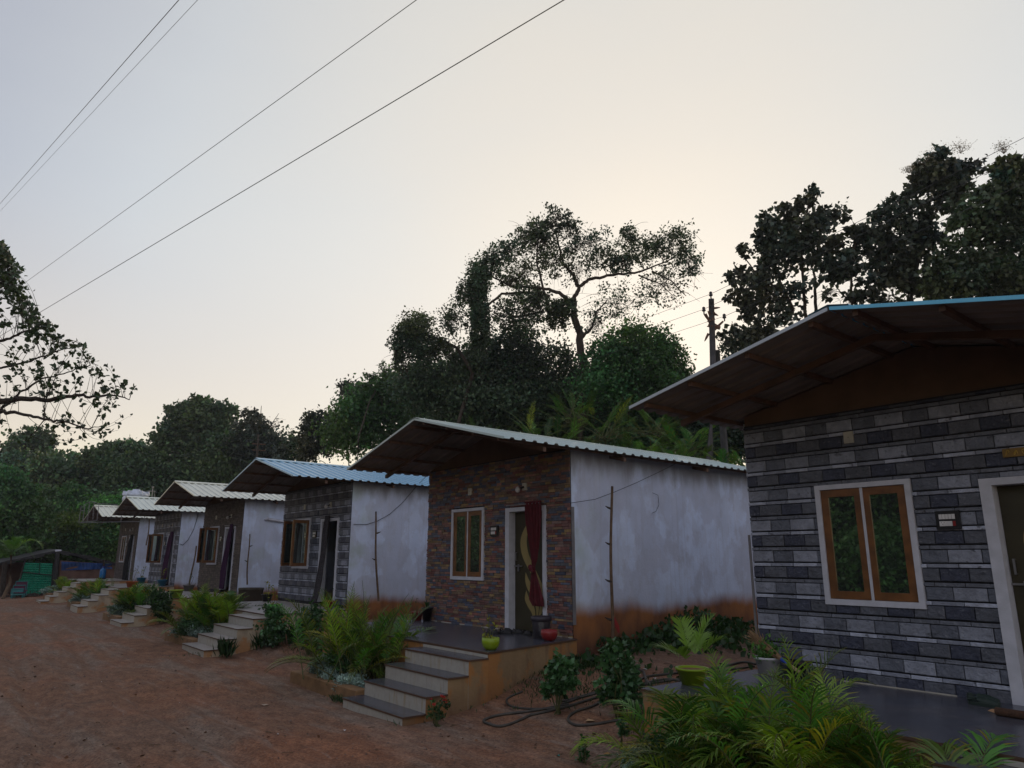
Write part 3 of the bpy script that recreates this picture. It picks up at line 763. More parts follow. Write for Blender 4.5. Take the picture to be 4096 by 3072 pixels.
def tree(name, label, cat, d, blobs, trunks, leaf, m, asp=.34, group=None, seed=1, limbs=True, twig=5, base=None, trunk_mat=None, droop=.25, clump=.27, limb_r=2.2):
    """blobs: (px, py, rx, ry, coverage[, depth]) as seen in the photograph, given real size at distance d"""
    rng = np.random.default_rng(seed); k = d/CF
    if base is None:
        xs_ = [b[0] for b in blobs]; base = at(sum(xs_)/len(xs_), max(b[1]+b[3] for b in blobs), d)
        base = np.array([base[0], base[1], float(gz(base[0], base[1]))-.2])
    T_ = thing(name, base, label, cat, group)
    Ps, Ds, Ts = [], [], []; paths = []; mb = MB()
    for pts, ra in trunks:
        W_ = [at(x, y, d+(e[0] if e else 0)) for x, y, *e in pts]
        if pts is trunks[0][0]:
            W_ = [np.array(base)]+W_ if W_[0][2] > base[2]+.5 else W_
        # densify
        Q = []
        for a in range(len(W_)-1):
            for t in np.linspace(0, 1, 5, endpoint=False): Q.append(W_[a]+(W_[a+1]-W_[a])*t+rng.normal(size=3)*ra[0]*k*.18)
        Q.append(W_[-1]); rr_ = np.linspace(ra[0]*k, ra[1]*k, len(Q)); mb.tube([q-base for q in Q], rr_, 7); paths.append(Q)
    if not trunks:
        c0 = np.mean([at(b[0], b[1], d) for b in blobs], 0)+fw*1.5; mb.tube([q-base for q in bend(base+fw*1.5, c0, 0, 6, rng)], np.linspace(.07, .03, 6), 6); paths.append(bend(base, c0, 0))
    for b in blobs:
        px, py, rx, ry, cov = b[:5]; dd = d+(b[5] if len(b) > 5 else 0)+rng.normal()*.3*rx*k*0
        C = at(px, py, dd); r = (rx*k*1.22, rx*k*1.05, ry*k*1.22)
        P, D, cc, ct = blobcloud(C, r, cov, leaf, asp, rng, clump, droop); Ps.append(P); Ds.append(D)
        g = rng.uniform(.7, 1.3, len(P))*ct*rng.uniform(.7, 1.3); h = rng.normal(0, .08, len(P))+rng.normal()*.14; Ts.append(np.stack([g*(1+h), g, g*(1-h)], 1))
        if limbs:
            s = nearest(paths, C); w = limb_r*k
            mb.tube([q-base for q in bend(s, C, .12*np.linalg.norm(C-s), 6, rng)], np.linspace(w, w*.4, 6), 5, cap=False)
            if cov < .62:
                for _ in range(34):
                    q0 = C+rng.normal(size=3)*np.array(r)*.3; q1 = C+rng.normal(size=3)*np.array(r)*.6; q1[2] -= r[2]*.25
                    mb.tube([z-base for z in bend(q0, q1, .12*np.linalg.norm(q1-q0), 5)], np.linspace(w*.55, w*.25, 5), 3, cap=False)
            for q in cc[:twig]: mb.tube([z-base for z in bend(C, q, 0, 3, rng)], [w*.38, w*.25, w*.12], 3, cap=False)
    P = np.concatenate(Ps)-base; D = np.concatenate(Ds); V, F = leafgeo(P, D, leaf, asp, rng); T = np.repeat(np.concatenate(Ts), 2, 0)
    npmesh('crown', V, F, T, m, T_)
    mb.build('trunk', trunk_mat or M['bark'], T_, True)
    return T_
def Z_(ox, oy, s): return lambda x, y: (ox+s*x, oy+s*y)
c1 = Z_(1200, 800, .7686); c2 = Z_(0, 900, .6027); c3 = Z_(2600, 500, .6763); k1, k2, k3 = .7686, .6027, .6763
def B(c, k, lst): return [(*c(b[0], b[1]), b[2]*k, b[3]*k, *b[4:]) for b in lst]
def Tp(c, lst): return [([tuple(c(p[0], p[1]))+tuple(p[2:]) for p in pts], ra) for pts, ra in lst]

# central spreading tree hung with creepers
tree('creeper_tree', 'tall spreading half bare tree hung with creepers on the skyline', 'tree', 32,
     B(c1, k1, [(1330, 110, 75, 60, 0.56), (1200, 180, 85, 65, 0.50), (1080, 270, 90, 65, 0.56), (1000, 340, 60, 60, 0.56), (930, 400, 60, 85, 1.44),
     (930, 530, 50, 110, 1.52), (935, 670, 50, 110, 1.52), (860, 490, 60, 60, 0.56), (800, 620, 75, 80, 0.43), (1150, 390, 90, 60, 0.37), (1250, 260, 80, 70, 0.31),
     (1400, 150, 60, 60, 0.31), (1500, 230, 110, 60, 0.31), (1720, 175, 50, 45, 0.50), (1760, 265, 120, 65, 0.62), (1680, 330, 60, 50, 0.56), (1930, 225, 110, 65, 0.56),
     (2020, 330, 65, 75, 0.37), (1900, 440, 130, 100, 0.15), (1560, 300, 90, 60, 0.28), (1330, 330, 90, 80, 0.31), (1180, 520, 110, 70, 0.34), (1050, 600, 80, 90, 0.37), (1450, 380, 70, 60, 0.12), (1250, 170, 70, 60, 0.56), (1650, 540, 180, 100, 0.14), (1250, 560, 130, 80, 0.28), (1340, 600, 60, 60, 1.20), (1180, 650, 90, 60, 0.50),
     (1100, 420, 60, 40, 0.31), (1540, 640, 70, 60, 0.12), (1430, 250, 60, 60, 0.15), (1230, 500, 25, 60, 1.20), (1380, 560, 60, 35, 1.28)]),
     Tp(c1, [([(1490, 950), (1475, 850), (1455, 700), (1430, 600), (1425, 520)], (19, 12)),
      ([(1425, 520), (1455, 450), (1500, 415), (1600, 392), (1740, 380), (1830, 350), (1950, 300)], (9, 2.2)),
      ([(1445, 450), (1420, 390), (1370, 330), (1350, 250), (1330, 150)], (9, 2.2)),
      ([(1425, 540), (1350, 485), (1280, 462), (1100, 450), (1000, 400)], (9, 3)),
      ([(1300, 600), (1262, 440), (1232, 320), (1240, 200), (1300, 120)], (6, 1.5)),
      ([(1300, 500), (1180, 480), (1050, 490), (960, 560), (940, 700)], (6, 4)),
      ([(1462, 720), (1520, 660), (1545, 580), (1600, 520)], (7, 2)),
      ([(1830, 370), (1930, 420), (2010, 500)], (4, 1.5)), ([(1760, 390), (1880, 440), (1960, 520)], (3.5, 1)),
      ([(1270, 580), (1120, 610), (1040, 560)], (6, 2))]),
     .125, M['leaf_dark'], asp=.34, seed=3, twig=20, clump=.22, limb_r=1.7)
# drooping bare twigs of the same crown read as part of it; denser masses below
tree('leafy_tree', 'round leafy crown drooping on the ridge left of the creeper tree', 'tree', 33,
     B(c1, k1, [(595, 665, 90, 60, 1.5), (540, 740, 70, 60, 1.1), (640, 760, 70, 70, 1.0), (510, 790, 40, 50, .6), (720, 770, 70, 60, .9), (640, 840, 60, 50, .8), (540, 850, 40, 60, .35)]),
     Tp(c1, [([(900, 900), (820, 770), (720, 720), (620, 690)], (9, 4)), ([(760, 740), (650, 790)], (5, 2))]), .12, M['leaf_dark'], seed=5)
tree('hedge_tree', 'dark bushy mass of trees below the creeper tree', 'tree', 35,
     B(c1, k1, [(1100, 800, 140, 110, 1.5), (900, 850, 120, 90, 1.5), (1050, 930, 170, 110, 1.8), (1300, 880, 170, 110, .9), (850, 980, 180, 110, 1.8), (640, 980, 150, 90, 1.8),
     (1250, 1030, 200, 90, 1.2), (1500, 1000, 200, 110, 1.3), (1000, 1090, 260, 90, 2)]), [], .17, M['leaf_dark'], seed=8)
tree('broad_tree', 'mid green bushy tree right of the big tree trunk', 'tree', 31,
     B(c1, k1, [(1700, 740, 120, 80, 1.12), (1850, 780, 110, 90, 1.19), (1600, 830, 110, 90, 1.12), (1750, 870, 150, 110, 1.26), (1930, 860, 90, 90, 1.2), (1600, 960, 150, 100, 1.19), (1850, 970, 150, 90, 1.12), (1700, 680, 60, 35, .7)]),
     [], .15, M['leaf_mid'], seed=9)
tree('slope_tree', 'rounded green tree left of centre behind the third cottage', 'tree', 42,
     B(c1, k1, [(470, 1020, 170, 80, 1.26), (330, 1080, 130, 90, 1.26), (560, 960, 120, 70, 1.19), (700, 900, 110, 60, 1.05), (250, 1200, 130, 110, 1.33), (450, 1180, 180, 110, 1.33), (650, 1100, 180, 110, 1.33)]),
     [], .22, M['leaf_mid'], seed=11)
tree('ridge_tree', 'sparse backlit tree at the left foot of the wooded ridge', 'tree', 46,
     B(c1, k1, [(60, 1170, 60, 60, .9), (120, 1140, 60, 50, .8), (60, 1260, 70, 70, 1.0), (150, 1230, 80, 80, 1.2), (40, 1330, 50, 50, .7), (280, 1040, 80, 80, 1.0), (250, 980, 50, 40, .6), (360, 1010, 80, 50, 1.0), (430, 960, 60, 40, .6)]),
     [], .2, M['leaf_teak'], seed=12)
tree('frond_tree', 'feathery pinnate leaves poking up on the ridge skyline', 'tree', 40,
     B(c1, k1, [(370, 920, 40, 12, .5), (440, 900, 25, 45, .6), (500, 850, 18, 40, .5), (340, 970, 35, 12, .5)]), [], .2, M['leaf_mid'], seed=13, asp=.2)
for k, (lab, d_, b_) in enumerate((('dark backdrop tree directly behind the feathery saplings at left', 40, [(1900, 1640, 150, 90, 2), (1800, 1740, 160, 80, 2), (2050, 1720, 150, 90, 2), (2000, 1600, 120, 60, 1.6)]),
        ('dark backdrop tree behind the trunk of the creeper tree', 37, [(2250, 1660, 150, 100, 1.8), (2200, 1770, 150, 80, 2), (2400, 1700, 150, 100, 2), (2350, 1800, 150, 80, 2)]),
        ('dark backdrop tree left of the wooden pole', 34, [(2600, 1600, 130, 90, 1.9), (2550, 1720, 150, 90, 2), (2700, 1700, 130, 100, 2), (2700, 1560, 90, 60, 1.3)]),
        ('dark backdrop tree between the wooden pole and the nearest cottage', 32, [(2850, 1620, 120, 90, 1.8), (2850, 1750, 140, 90, 2), (2980, 1700, 110, 110, 2), (3000, 1560, 100, 90, 1.8), (3000, 1400, 90, 80, 1.2)]))):
    tree('backdrop_tree', lab, 'tree', d_, b_, [], .17, M['leaf_dark' if k % 2 else 'leaf_far'], seed=60+k)
# broad-leaved trees behind the nearest cottage
tree('broad_leaf_tree', 'dark broad leaved tree with pointed top beside the electric pole', 'tree', 24,
     B(c3, k3, [(965, 385, 30, 38, 1.4), (950, 440, 35, 30, 1.3), (880, 470, 45, 45, .9), (800, 505, 50, 45, 1.1), (690, 560, 50, 38, 1.2), (560, 745, 38, 28, 1.2), (710, 640, 90, 70, 1.2),
     (850, 620, 110, 75, 1.2), (1000, 530, 70, 50, 1.1), (1085, 545, 60, 50, 1.0), (980, 620, 90, 70, 1.1), (780, 740, 120, 80, 1.3), (920, 760, 110, 70, 1.1), (510, 880, 50, 45, 1.0), (600, 920, 80, 60, 1.1),
     (720, 860, 90, 80, .9), (475, 1015, 38, 22, 1.1), (590, 1020, 75, 55, 1.1), (720, 1000, 80, 60, .9), (860, 1000, 90, 70, .7), (620, 1110, 80, 60, .8), (760, 1120, 100, 60, .8), (640, 1230, 90, 60, 1.2), (480, 1250, 70, 60, 1.2)]),
     Tp(c3, [([(935, 1250), (915, 1100), (905, 880), (890, 700), (950, 420)], (9, 3)), ([(975, 1250), (980, 1050), (975, 870), (1000, 650)], (8, 3)), ([(850, 1100), (760, 900), (700, 680)], (6, 2)), ([(820, 1000), (640, 900), (560, 780)], (5, 2))]),
     .18, M['leaf_teak'], asp=.4, seed=21, droop=.6, twig=8, limb_r=1.5, clump=.36)
tree('broad_leaf_tree', 'tall broad leaved tree topped with pale flower heads above the roof', 'tree', 23,
     B(c3, k3, [(1740, 210, 95, 60, 1.5), (1660, 290, 90, 65, 1.6), (1830, 290, 85, 65, 1.5), (1590, 330, 60, 50, 1.4), (1770, 370, 90, 60, 1.5), (1740, 440, 90, 70, 1.6), (1560, 430, 60, 55, 1.3), (1460, 470, 80, 50, 1.2),
     (1380, 540, 80, 60, 1.2), (1220, 610, 55, 40, 1.2), (1290, 660, 90, 60, 1.1), (1440, 640, 110, 80, 1.2), (1580, 560, 90, 80, 1.3), (1090, 690, 70, 45, 1.2), (1120, 790, 90, 70, 1.1), (1280, 780, 90, 60, .8), (1420, 780, 110, 80, 1.1),
     (1570, 740, 100, 90, 1.0), (1440, 930, 110, 60, .5), (1280, 920, 90, 50, .45), (1200, 1030, 70, 35, .5), (1560, 920, 80, 80, .9), (1380, 1030, 80, 40, .4), (1050, 1000, 60, 30, .4), (1150, 870, 80, 50, .9), (1650, 650, 90, 80, 1.3), (1480, 850, 100, 60, 1.1), (1650, 950, 90, 70, 1.2), (1050, 860, 80, 60, .9), (1300, 1000, 100, 50, .9)]),
     Tp(c3, [([(1195, 1250), (1192, 1050), (1188, 850), (1230, 650)], (8, 3)), ([(1560, 1250), (1540, 1000), (1600, 700), (1720, 450), (1740, 250)], (11, 3)), ([(1540, 1000), (1400, 800), (1400, 600)], (6, 2)), ([(1190, 1050), (1120, 980), (1060, 900)], (3, 1))]),
     .18, M['leaf_teak'], asp=.4, seed=22, droop=.6, twig=6, limb_r=1.8)
tree('broad_leaf_tree', 'dense dark tree filling the right edge above the nearest roof', 'tree', 21,
     B(c3, k3, [(2100, 235, 60, 45, 1.5), (2190, 220, 45, 50, 1.4), (2060, 300, 50, 45, 1.5), (2180, 330, 70, 70, 1.7), (2000, 390, 80, 50, 1.5), (2120, 430, 110, 80, 1.9), (1950, 500, 120, 70, 1.6), (2100, 560, 120, 90, 1.9), (1860, 560, 80, 60, 1.4),
     (1850, 660, 90, 60, 1.0), (1980, 640, 90, 60, 1.4), (2150, 700, 90, 80, 1.5), (1800, 800, 100, 70, 1.4), (1960, 790, 110, 60, 1.4), (2120, 850, 120, 80, 1.8), (1700, 880, 90, 60, 1.2), (1860, 920, 140, 80, 1.8), (2050, 970, 160, 80, 1.9), (1750, 990, 120, 70, 1.6), (2200, 1000, 90, 80, 1.9)]),
     Tp(c3, [([(1990, 1250), (1990, 900), (2020, 600), (2110, 350)], (12, 4))]), .16, M['leaf_dark'], asp=.36, seed=23, droop=.4)
# pale flower panicles above the teak crowns
for k, (x, y, rx, ry) in enumerate(((1700, 160, 90, 35), (1830, 130, 60, 35), (1530, 262, 35, 22), (2085, 130, 45, 35), (1640, 205, 60, 30))):
    px, py = c3(x, y); rng = np.random.default_rng(40+k); C = at(px, py, 23 if k != 3 else 21); kk = 23/CF
    r = (rx*k3*kk, rx*k3*kk, ry*k3*kk); P = C+rng.normal(size=(260, 3))*np.array(r)*.45; D = rng.normal(size=(260, 3)); D[:, 2] += .8
    V, F = leafgeo(P, D, .035, .4, rng); par = [o for o in bpy.data.objects if o.type == 'EMPTY' and o.get('label', '').startswith('tall broad' if k != 3 else 'dense dark tree filling')][0]
    base = np.array(par.location); mb = MB()
    for j in range(14): mb.tube([C-base+np.array([0, 0, -r[2]*1.2]), P[j*5]-base], [.006, .003], 3, cap=False)
    st = mb.build('flower_stalk', M['stick'], par)
    fh = npmesh('flower_head', V-base, F, np.ones((len(F), 3)), bpy.data.materials.get('pale_blossom') or mat('pale_blossom', (.30, .28, .22), .9), st); fh['kind'] = 'stuff'
# left wooded skyline
tree('forest_tree', 'big rounded dark tree rising over the left wooded skyline', 'tree', 62,
     B(c2, k2, [(1330, 1200, 90, 50, 1.8), (1220, 1240, 90, 60, 1.8), (1130, 1230, 50, 25, 1.0), (1450, 1220, 90, 50, 1.6), (1530, 1230, 45, 45, 1.2), (1330, 1310, 150, 90, 2), (1190, 1340, 110, 80, 1.6), (1460, 1340, 110, 90, 1.9),
     (1060, 1385, 55, 30, 1.0), (1150, 1440, 120, 80, 1.8), (1350, 1450, 180, 100, 2), (1500, 1440, 90, 90, 1.8)]), [], .34, M['leaf_far'], seed=31)
tree('forest_tree', 'looser backlit tree right of the big rounded one, with bare twigs', 'tree', 58,
     B(c2, k2, [(1660, 1270, 60, 45, .9), (1700, 1330, 80, 60, .9), (1620, 1380, 70, 70, .9), (1760, 1400, 90, 60, 1.0), (1700, 1480, 110, 70, 1.2), (1850, 1500, 60, 45, .7), (1600, 1500, 100, 80, 1.4), (1780, 1540, 100, 45, 1.1), (1800, 1330, 70, 60, .04)]),
     Tp(c2, [([(1700, 1650), (1700, 1500), (1720, 1380), (1735, 1200)], (7, 1)), ([(1730, 1400), (1800, 1330), (1850, 1250)], (3, .8)), ([(1760, 1420), (1850, 1380), (1885, 1350)], (2.5, .8))]), .28, M['leaf_teak'], seed=32, twig=10, limb_r=1.2)
tree('forest_tree', 'low dark ridge tree left of the big rounded one', 'tree', 64,
     B(c2, k2, [(800, 1470, 80, 35, 1.4), (650, 1520, 90, 45, 1.2), (740, 1530, 90, 60, 1.8), (900, 1490, 90, 50, 1.7), (960, 1510, 80, 50, 1.7), (600, 1590, 70, 50, 1.4), (800, 1600, 150, 70, 2), (1000, 1590, 150, 70, 2)]), [], .34, M['leaf_far'], seed=33)
tree('forest_tree', 'greyish layered tree under the overhanging branch at far left', 'tree', 70,
     B(c2, k2, [(230, 1380, 90, 40, 1.3), (320, 1390, 50, 35, 1.0), (170, 1430, 110, 40, 1.3), (300, 1450, 80, 45, 1.4), (80, 1500, 80, 50, 1.4), (200, 1510, 120, 50, 1.6), (330, 1530, 70, 40, 1.3), (380, 1530, 45, 35, 1.1), (120, 1590, 130, 50, 1.7), (380, 1590, 50, 45, 1.4), (20, 1560, 50, 60, 1.4)]), [], .36, M['leaf_far'], seed=34)
bl = [('forest_tree', 'dark tree filling the dip of the left skyline', 66, 'leaf_far', .38, [(270, 1890, 110, 60, 2), (170, 1880, 90, 50, 1.9), (60, 1870, 90, 50, 1.9), (400, 1910, 120, 60, 2), (330, 1960, 130, 60, 2)], 41),
      ('forest_tree', 'dark forest tree behind the white water tank', 63, 'leaf_far', .36, [(560, 1900, 130, 80, 2), (680, 1940, 130, 90, 2), (560, 2000, 140, 80, 2), (800, 1900, 140, 90, 2), (760, 2000, 150, 60, 2)], 42),
      ('forest_tree', 'dark forest tree behind the roofs of the two middle cottages', 60, 'leaf_far', .34, [(920, 1870, 130, 90, 2), (1040, 1880, 110, 90, 2), (980, 1800, 120, 60, 2), (1150, 1830, 80, 80, 1.7), (900, 1960, 140, 60, 2)], 43),
      ('bush', 'yellowish green bushy tree at the left edge above the palm', 44, 'leaf_mid', .22, [(60, 1960, 70, 40, 1.6), (20, 1920, 60, 50, 1.6), (30, 2020, 90, 70, 1.9), (100, 2060, 90, 60, 1.8), (40, 2120, 100, 70, 2)], 44),
      ('bush', 'tall leggy bush with pale tops at left middle distance', 52, 'leaf_mid', .25, [(230, 1980, 60, 25, 1.2), (170, 1985, 40, 30, 1.1), (300, 1970, 45, 35, 1.1), (260, 2040, 90, 45, 1.6), (340, 2030, 60, 45, 1.4), (190, 2040, 60, 40, 1.4)], 45),
      ('bush', 'creeper covered mound left of the shed', 50, 'leaf_mid', .24, [(150, 2110, 110, 50, 2), (220, 2150, 140, 70, 2), (110, 2190, 120, 70, 2), (300, 2220, 120, 60, 2)], 46),
      ('bush', 'sunlit creeper mound behind the shed roof', 48, 'leaf_mid', .2, [(330, 2100, 110, 45, 1.8), (420, 2070, 60, 40, 1.4), (400, 2160, 100, 60, 1.9), (470, 2190, 70, 70, 1.9), (260, 2170, 60, 50, 1.8)], 47),
      ('bush', 'pale feathery bush under the metal frame at the farthest cottage', 49, 'leaf_bright', .2, [(430, 2100, 70, 45, 1.5), (470, 2050, 60, 40, 1.3), (400, 2030, 60, 40, 1.3), (520, 2010, 60, 40, 1.4)], 48),
      ('bush', 'dark shrubs behind the tarpaulin shed', 56, 'leaf_far', .3, [(60, 2240, 120, 80, 2), (250, 2270, 160, 60, 2), (420, 2280, 120, 60, 2), (500, 2120, 80, 120, 2)], 49)]
for nme, lab, d, m_, ls, b_, sd_ in bl:
    tree(nme, lab, 'tree' if nme == 'forest_tree' else 'bush', d, b_, [], ls, M[m_], seed=sd_, limbs=(nme == 'bush'), twig=3, limb_r=1.0)

# feathery saplings just behind the multicoloured cottage
def frond_geo(base, dirv, Ln, nl, ll, rng, sag=.35, w=.10, vee=.35, start=.2, taper=1.0, droopy=.5, seg=3):
    """one pinnate frond: returns leaflet strips V,F and rachis points"""
    d = np.array(dirv, float); d /= np.linalg.norm(d); h = np.array([d[0], d[1], 0]); hl = np.linalg.norm(h); h = h/(hl+1e-6)
    n = 14; pts = []; p = np.array(base, float); dd = d.copy(); st = Ln/n
    for i in range(n+1):
        pts.append(p.copy()); p = p+dd*st; dd = dd+np.array([0, 0, -1])*sag*(i/n+.15)/n*2.2; dd /= np.linalg.norm(dd)
    pts = np.array(pts); V, F = [], []
    for k in range(nl):
        t = start+(1-start)*(k+.5)/nl; f = t*n; i = min(int(f), n-1); q = pts[i]+(pts[i+1]-pts[i])*(f-i)
        tg = pts[i+1]-pts[i]; tg /= np.linalg.norm(tg); side = np.cross(tg, np.array([0, 0, 1.])); side /= np.linalg.norm(side)+1e-9; upv = np.cross(side, tg)
        prof = math.sin(math.pi*min(1, (t-start)/(1-start)*.8+.2))**.7*(1-.35*max(0, t-.7)/.3)
        for s in (-1, 1):
            a = .95-.45*t+rng.normal()*.08
            ld = tg*math.cos(a)+side*s*math.sin(a)+upv*vee*(.8+.4*rng.random()); ld /= np.linalg.norm(ld)
            l_ = ll*prof*rng.uniform(.85, 1.1); wd = w*l_*(.5+.5*taper)
            wv = np.cross(ld, upv); wv /= np.linalg.norm(wv)+1e-9
            o = len(V); c = q.copy(); dl_ = ld.copy()
            ws = [.35, 1.0, .75, .05] if seg == 3 else [.4, 1.0, .05]
            for j in range(seg+1):
                V.append(c-wv*wd*ws[j]*.5); V.append(c+wv*wd*ws[j]*.5)
                c = c+dl_*l_/seg; dl_ = dl_+np.array([0, 0, -1])*droopy*.42; dl_ /= np.linalg.norm(dl_)
            for j in range(seg): F.append((o+2*j, o+2*j+1, o+2*j+3, o+2*j+2))
    return V, F, pts
def palm(loc, label, nf, Ln, ll, seed, spread=.12, nl=26, w=.11, elev=(35, 85), name='areca_palm', cat='palm plant', group='areca palms beside the steps', m=None, sag=.8, stems=True,
         yellow=.25, lean=(0, 0), rx=1.0, vee=.35, droopy=.5, hmin=.3):
    rng = np.random.default_rng(seed); T_ = thing(name, loc, label, cat, group)
    V, F, T = [], [], []; mb = MB()
    for k in range(nf):
        az = rng.uniform(0, 2*math.pi); el = R(rng.uniform(*elev)); b = np.array([rng.normal()*spread*rx, rng.normal()*spread, 0])
        h = rng.uniform(hmin, 1)**.7
        dv = (math.cos(az)*math.cos(el)*rx+lean[0]+b[0]*.4, math.sin(az)*math.cos(el)+lean[1]+b[1]*.4, math.sin(el)+.15)
        L_ = Ln*rng.uniform(.65, 1.1)
        v, f, pts = frond_geo(b+np.array([0, 0, .0]), dv, L_, nl, ll*rng.uniform(.8, 1.1), rng, sag*rng.uniform(.7, 1.3), w, vee, .3, droopy=droopy)
        o = len(V); V += v; F += [tuple(o+i for i in q) for q in f]
        hy = rng.random(); g = rng.uniform(.3, 1.2)
        c = (1.45*g, 1.22*g, .7*g) if hy < yellow else ((1.2*g, 1.1*g, 1.0*g) if hy < .6 else (.6*g, .85*g, 1.0*g))
        if rng.random() < .03: c = (2.6, 1.3, .8)
        sg_ = len(f)//max(1, 2*nl)
        for q0 in range(0, len(f), sg_):
            jt = rng.uniform(.75, 1.25); br = rng.random() < .06
            for q1 in range(sg_): T.append(tuple(q*jt for q in ((1.5, .75, .6) if br or (q1 == sg_-1 and rng.random() < .3) else c)))
        if stems: mb.tube(pts, np.linspace(.008, .002, len(pts))*Ln, 4, cap=False)
    fr = npmesh('fronds', np.array(V), np.array(F), np.array(T), m or M['palm'], T_)
    if stems: mb.build('stems', M['stem'], T_)
    return T_
for k, (px, py, d, Ln, n) in enumerate(((2050, 1790, 27, 2.4, 16), (2180, 1740, 26, 3.0, 18), (2330, 1800, 25, 2.2, 16), (2420, 1700, 26, 3.2, 18), (2560, 1790, 25, 2.6, 18), (2690, 1830, 23, 2.2, 16),
                                        (2760, 1760, 24, 2.6, 14), (2960, 1850, 21, 1.8, 16), (1900, 1740, 30, 2.6, 16), (2300, 1640, 30, 3.0, 16), (2600, 1680, 28, 3.0, 16), (2480, 1850, 23, 2.2, 14))):
    c = at(px, py+60, d); gzv = float(gz(c[0], c[1])); hgt = c[2]
    T_ = palm((c[0], c[1], hgt), ['leaning feathery sapling behind the cottage roof', 'tall feathery sapling with drooping pinnate leaves', 'low feathery sapling just over the roof ridge', 'tallest bright feathery sapling left of the pole'][k % 4] + ', %s' %
              ('above the left end of the sea green roof', 'third from the left over the sea green roof', 'mid roof line', 'with its crown against the dark trees', 'toward the right end of the roof line', 'just left of the wooden poles',
               'between the roof overhang and the poles', 'beside the corner of the nearest cottage', 'farthest left on the slope', 'highest on the slope behind the ridge', 'in shade behind the overhang', 'lowest at the back end of the roof')[k],
              n+16, Ln*.66, .26, 100+k, spread=.35, nl=20, w=.13, elev=(-5, 62), name='feathery_sapling', cat='sapling', group='feathery saplings behind the cottages', m=M['leaf_bright'], sag=.7, yellow=.1, vee=.15, droopy=.5)
    mb = MB(); mb.tube([(0, 0, gzv-hgt-.2), (.05, .03, (gzv-hgt)*.5), (0, 0, .05)], [.04, .03, .02], 6); mb.build('trunk', M['stem'], T_, True)

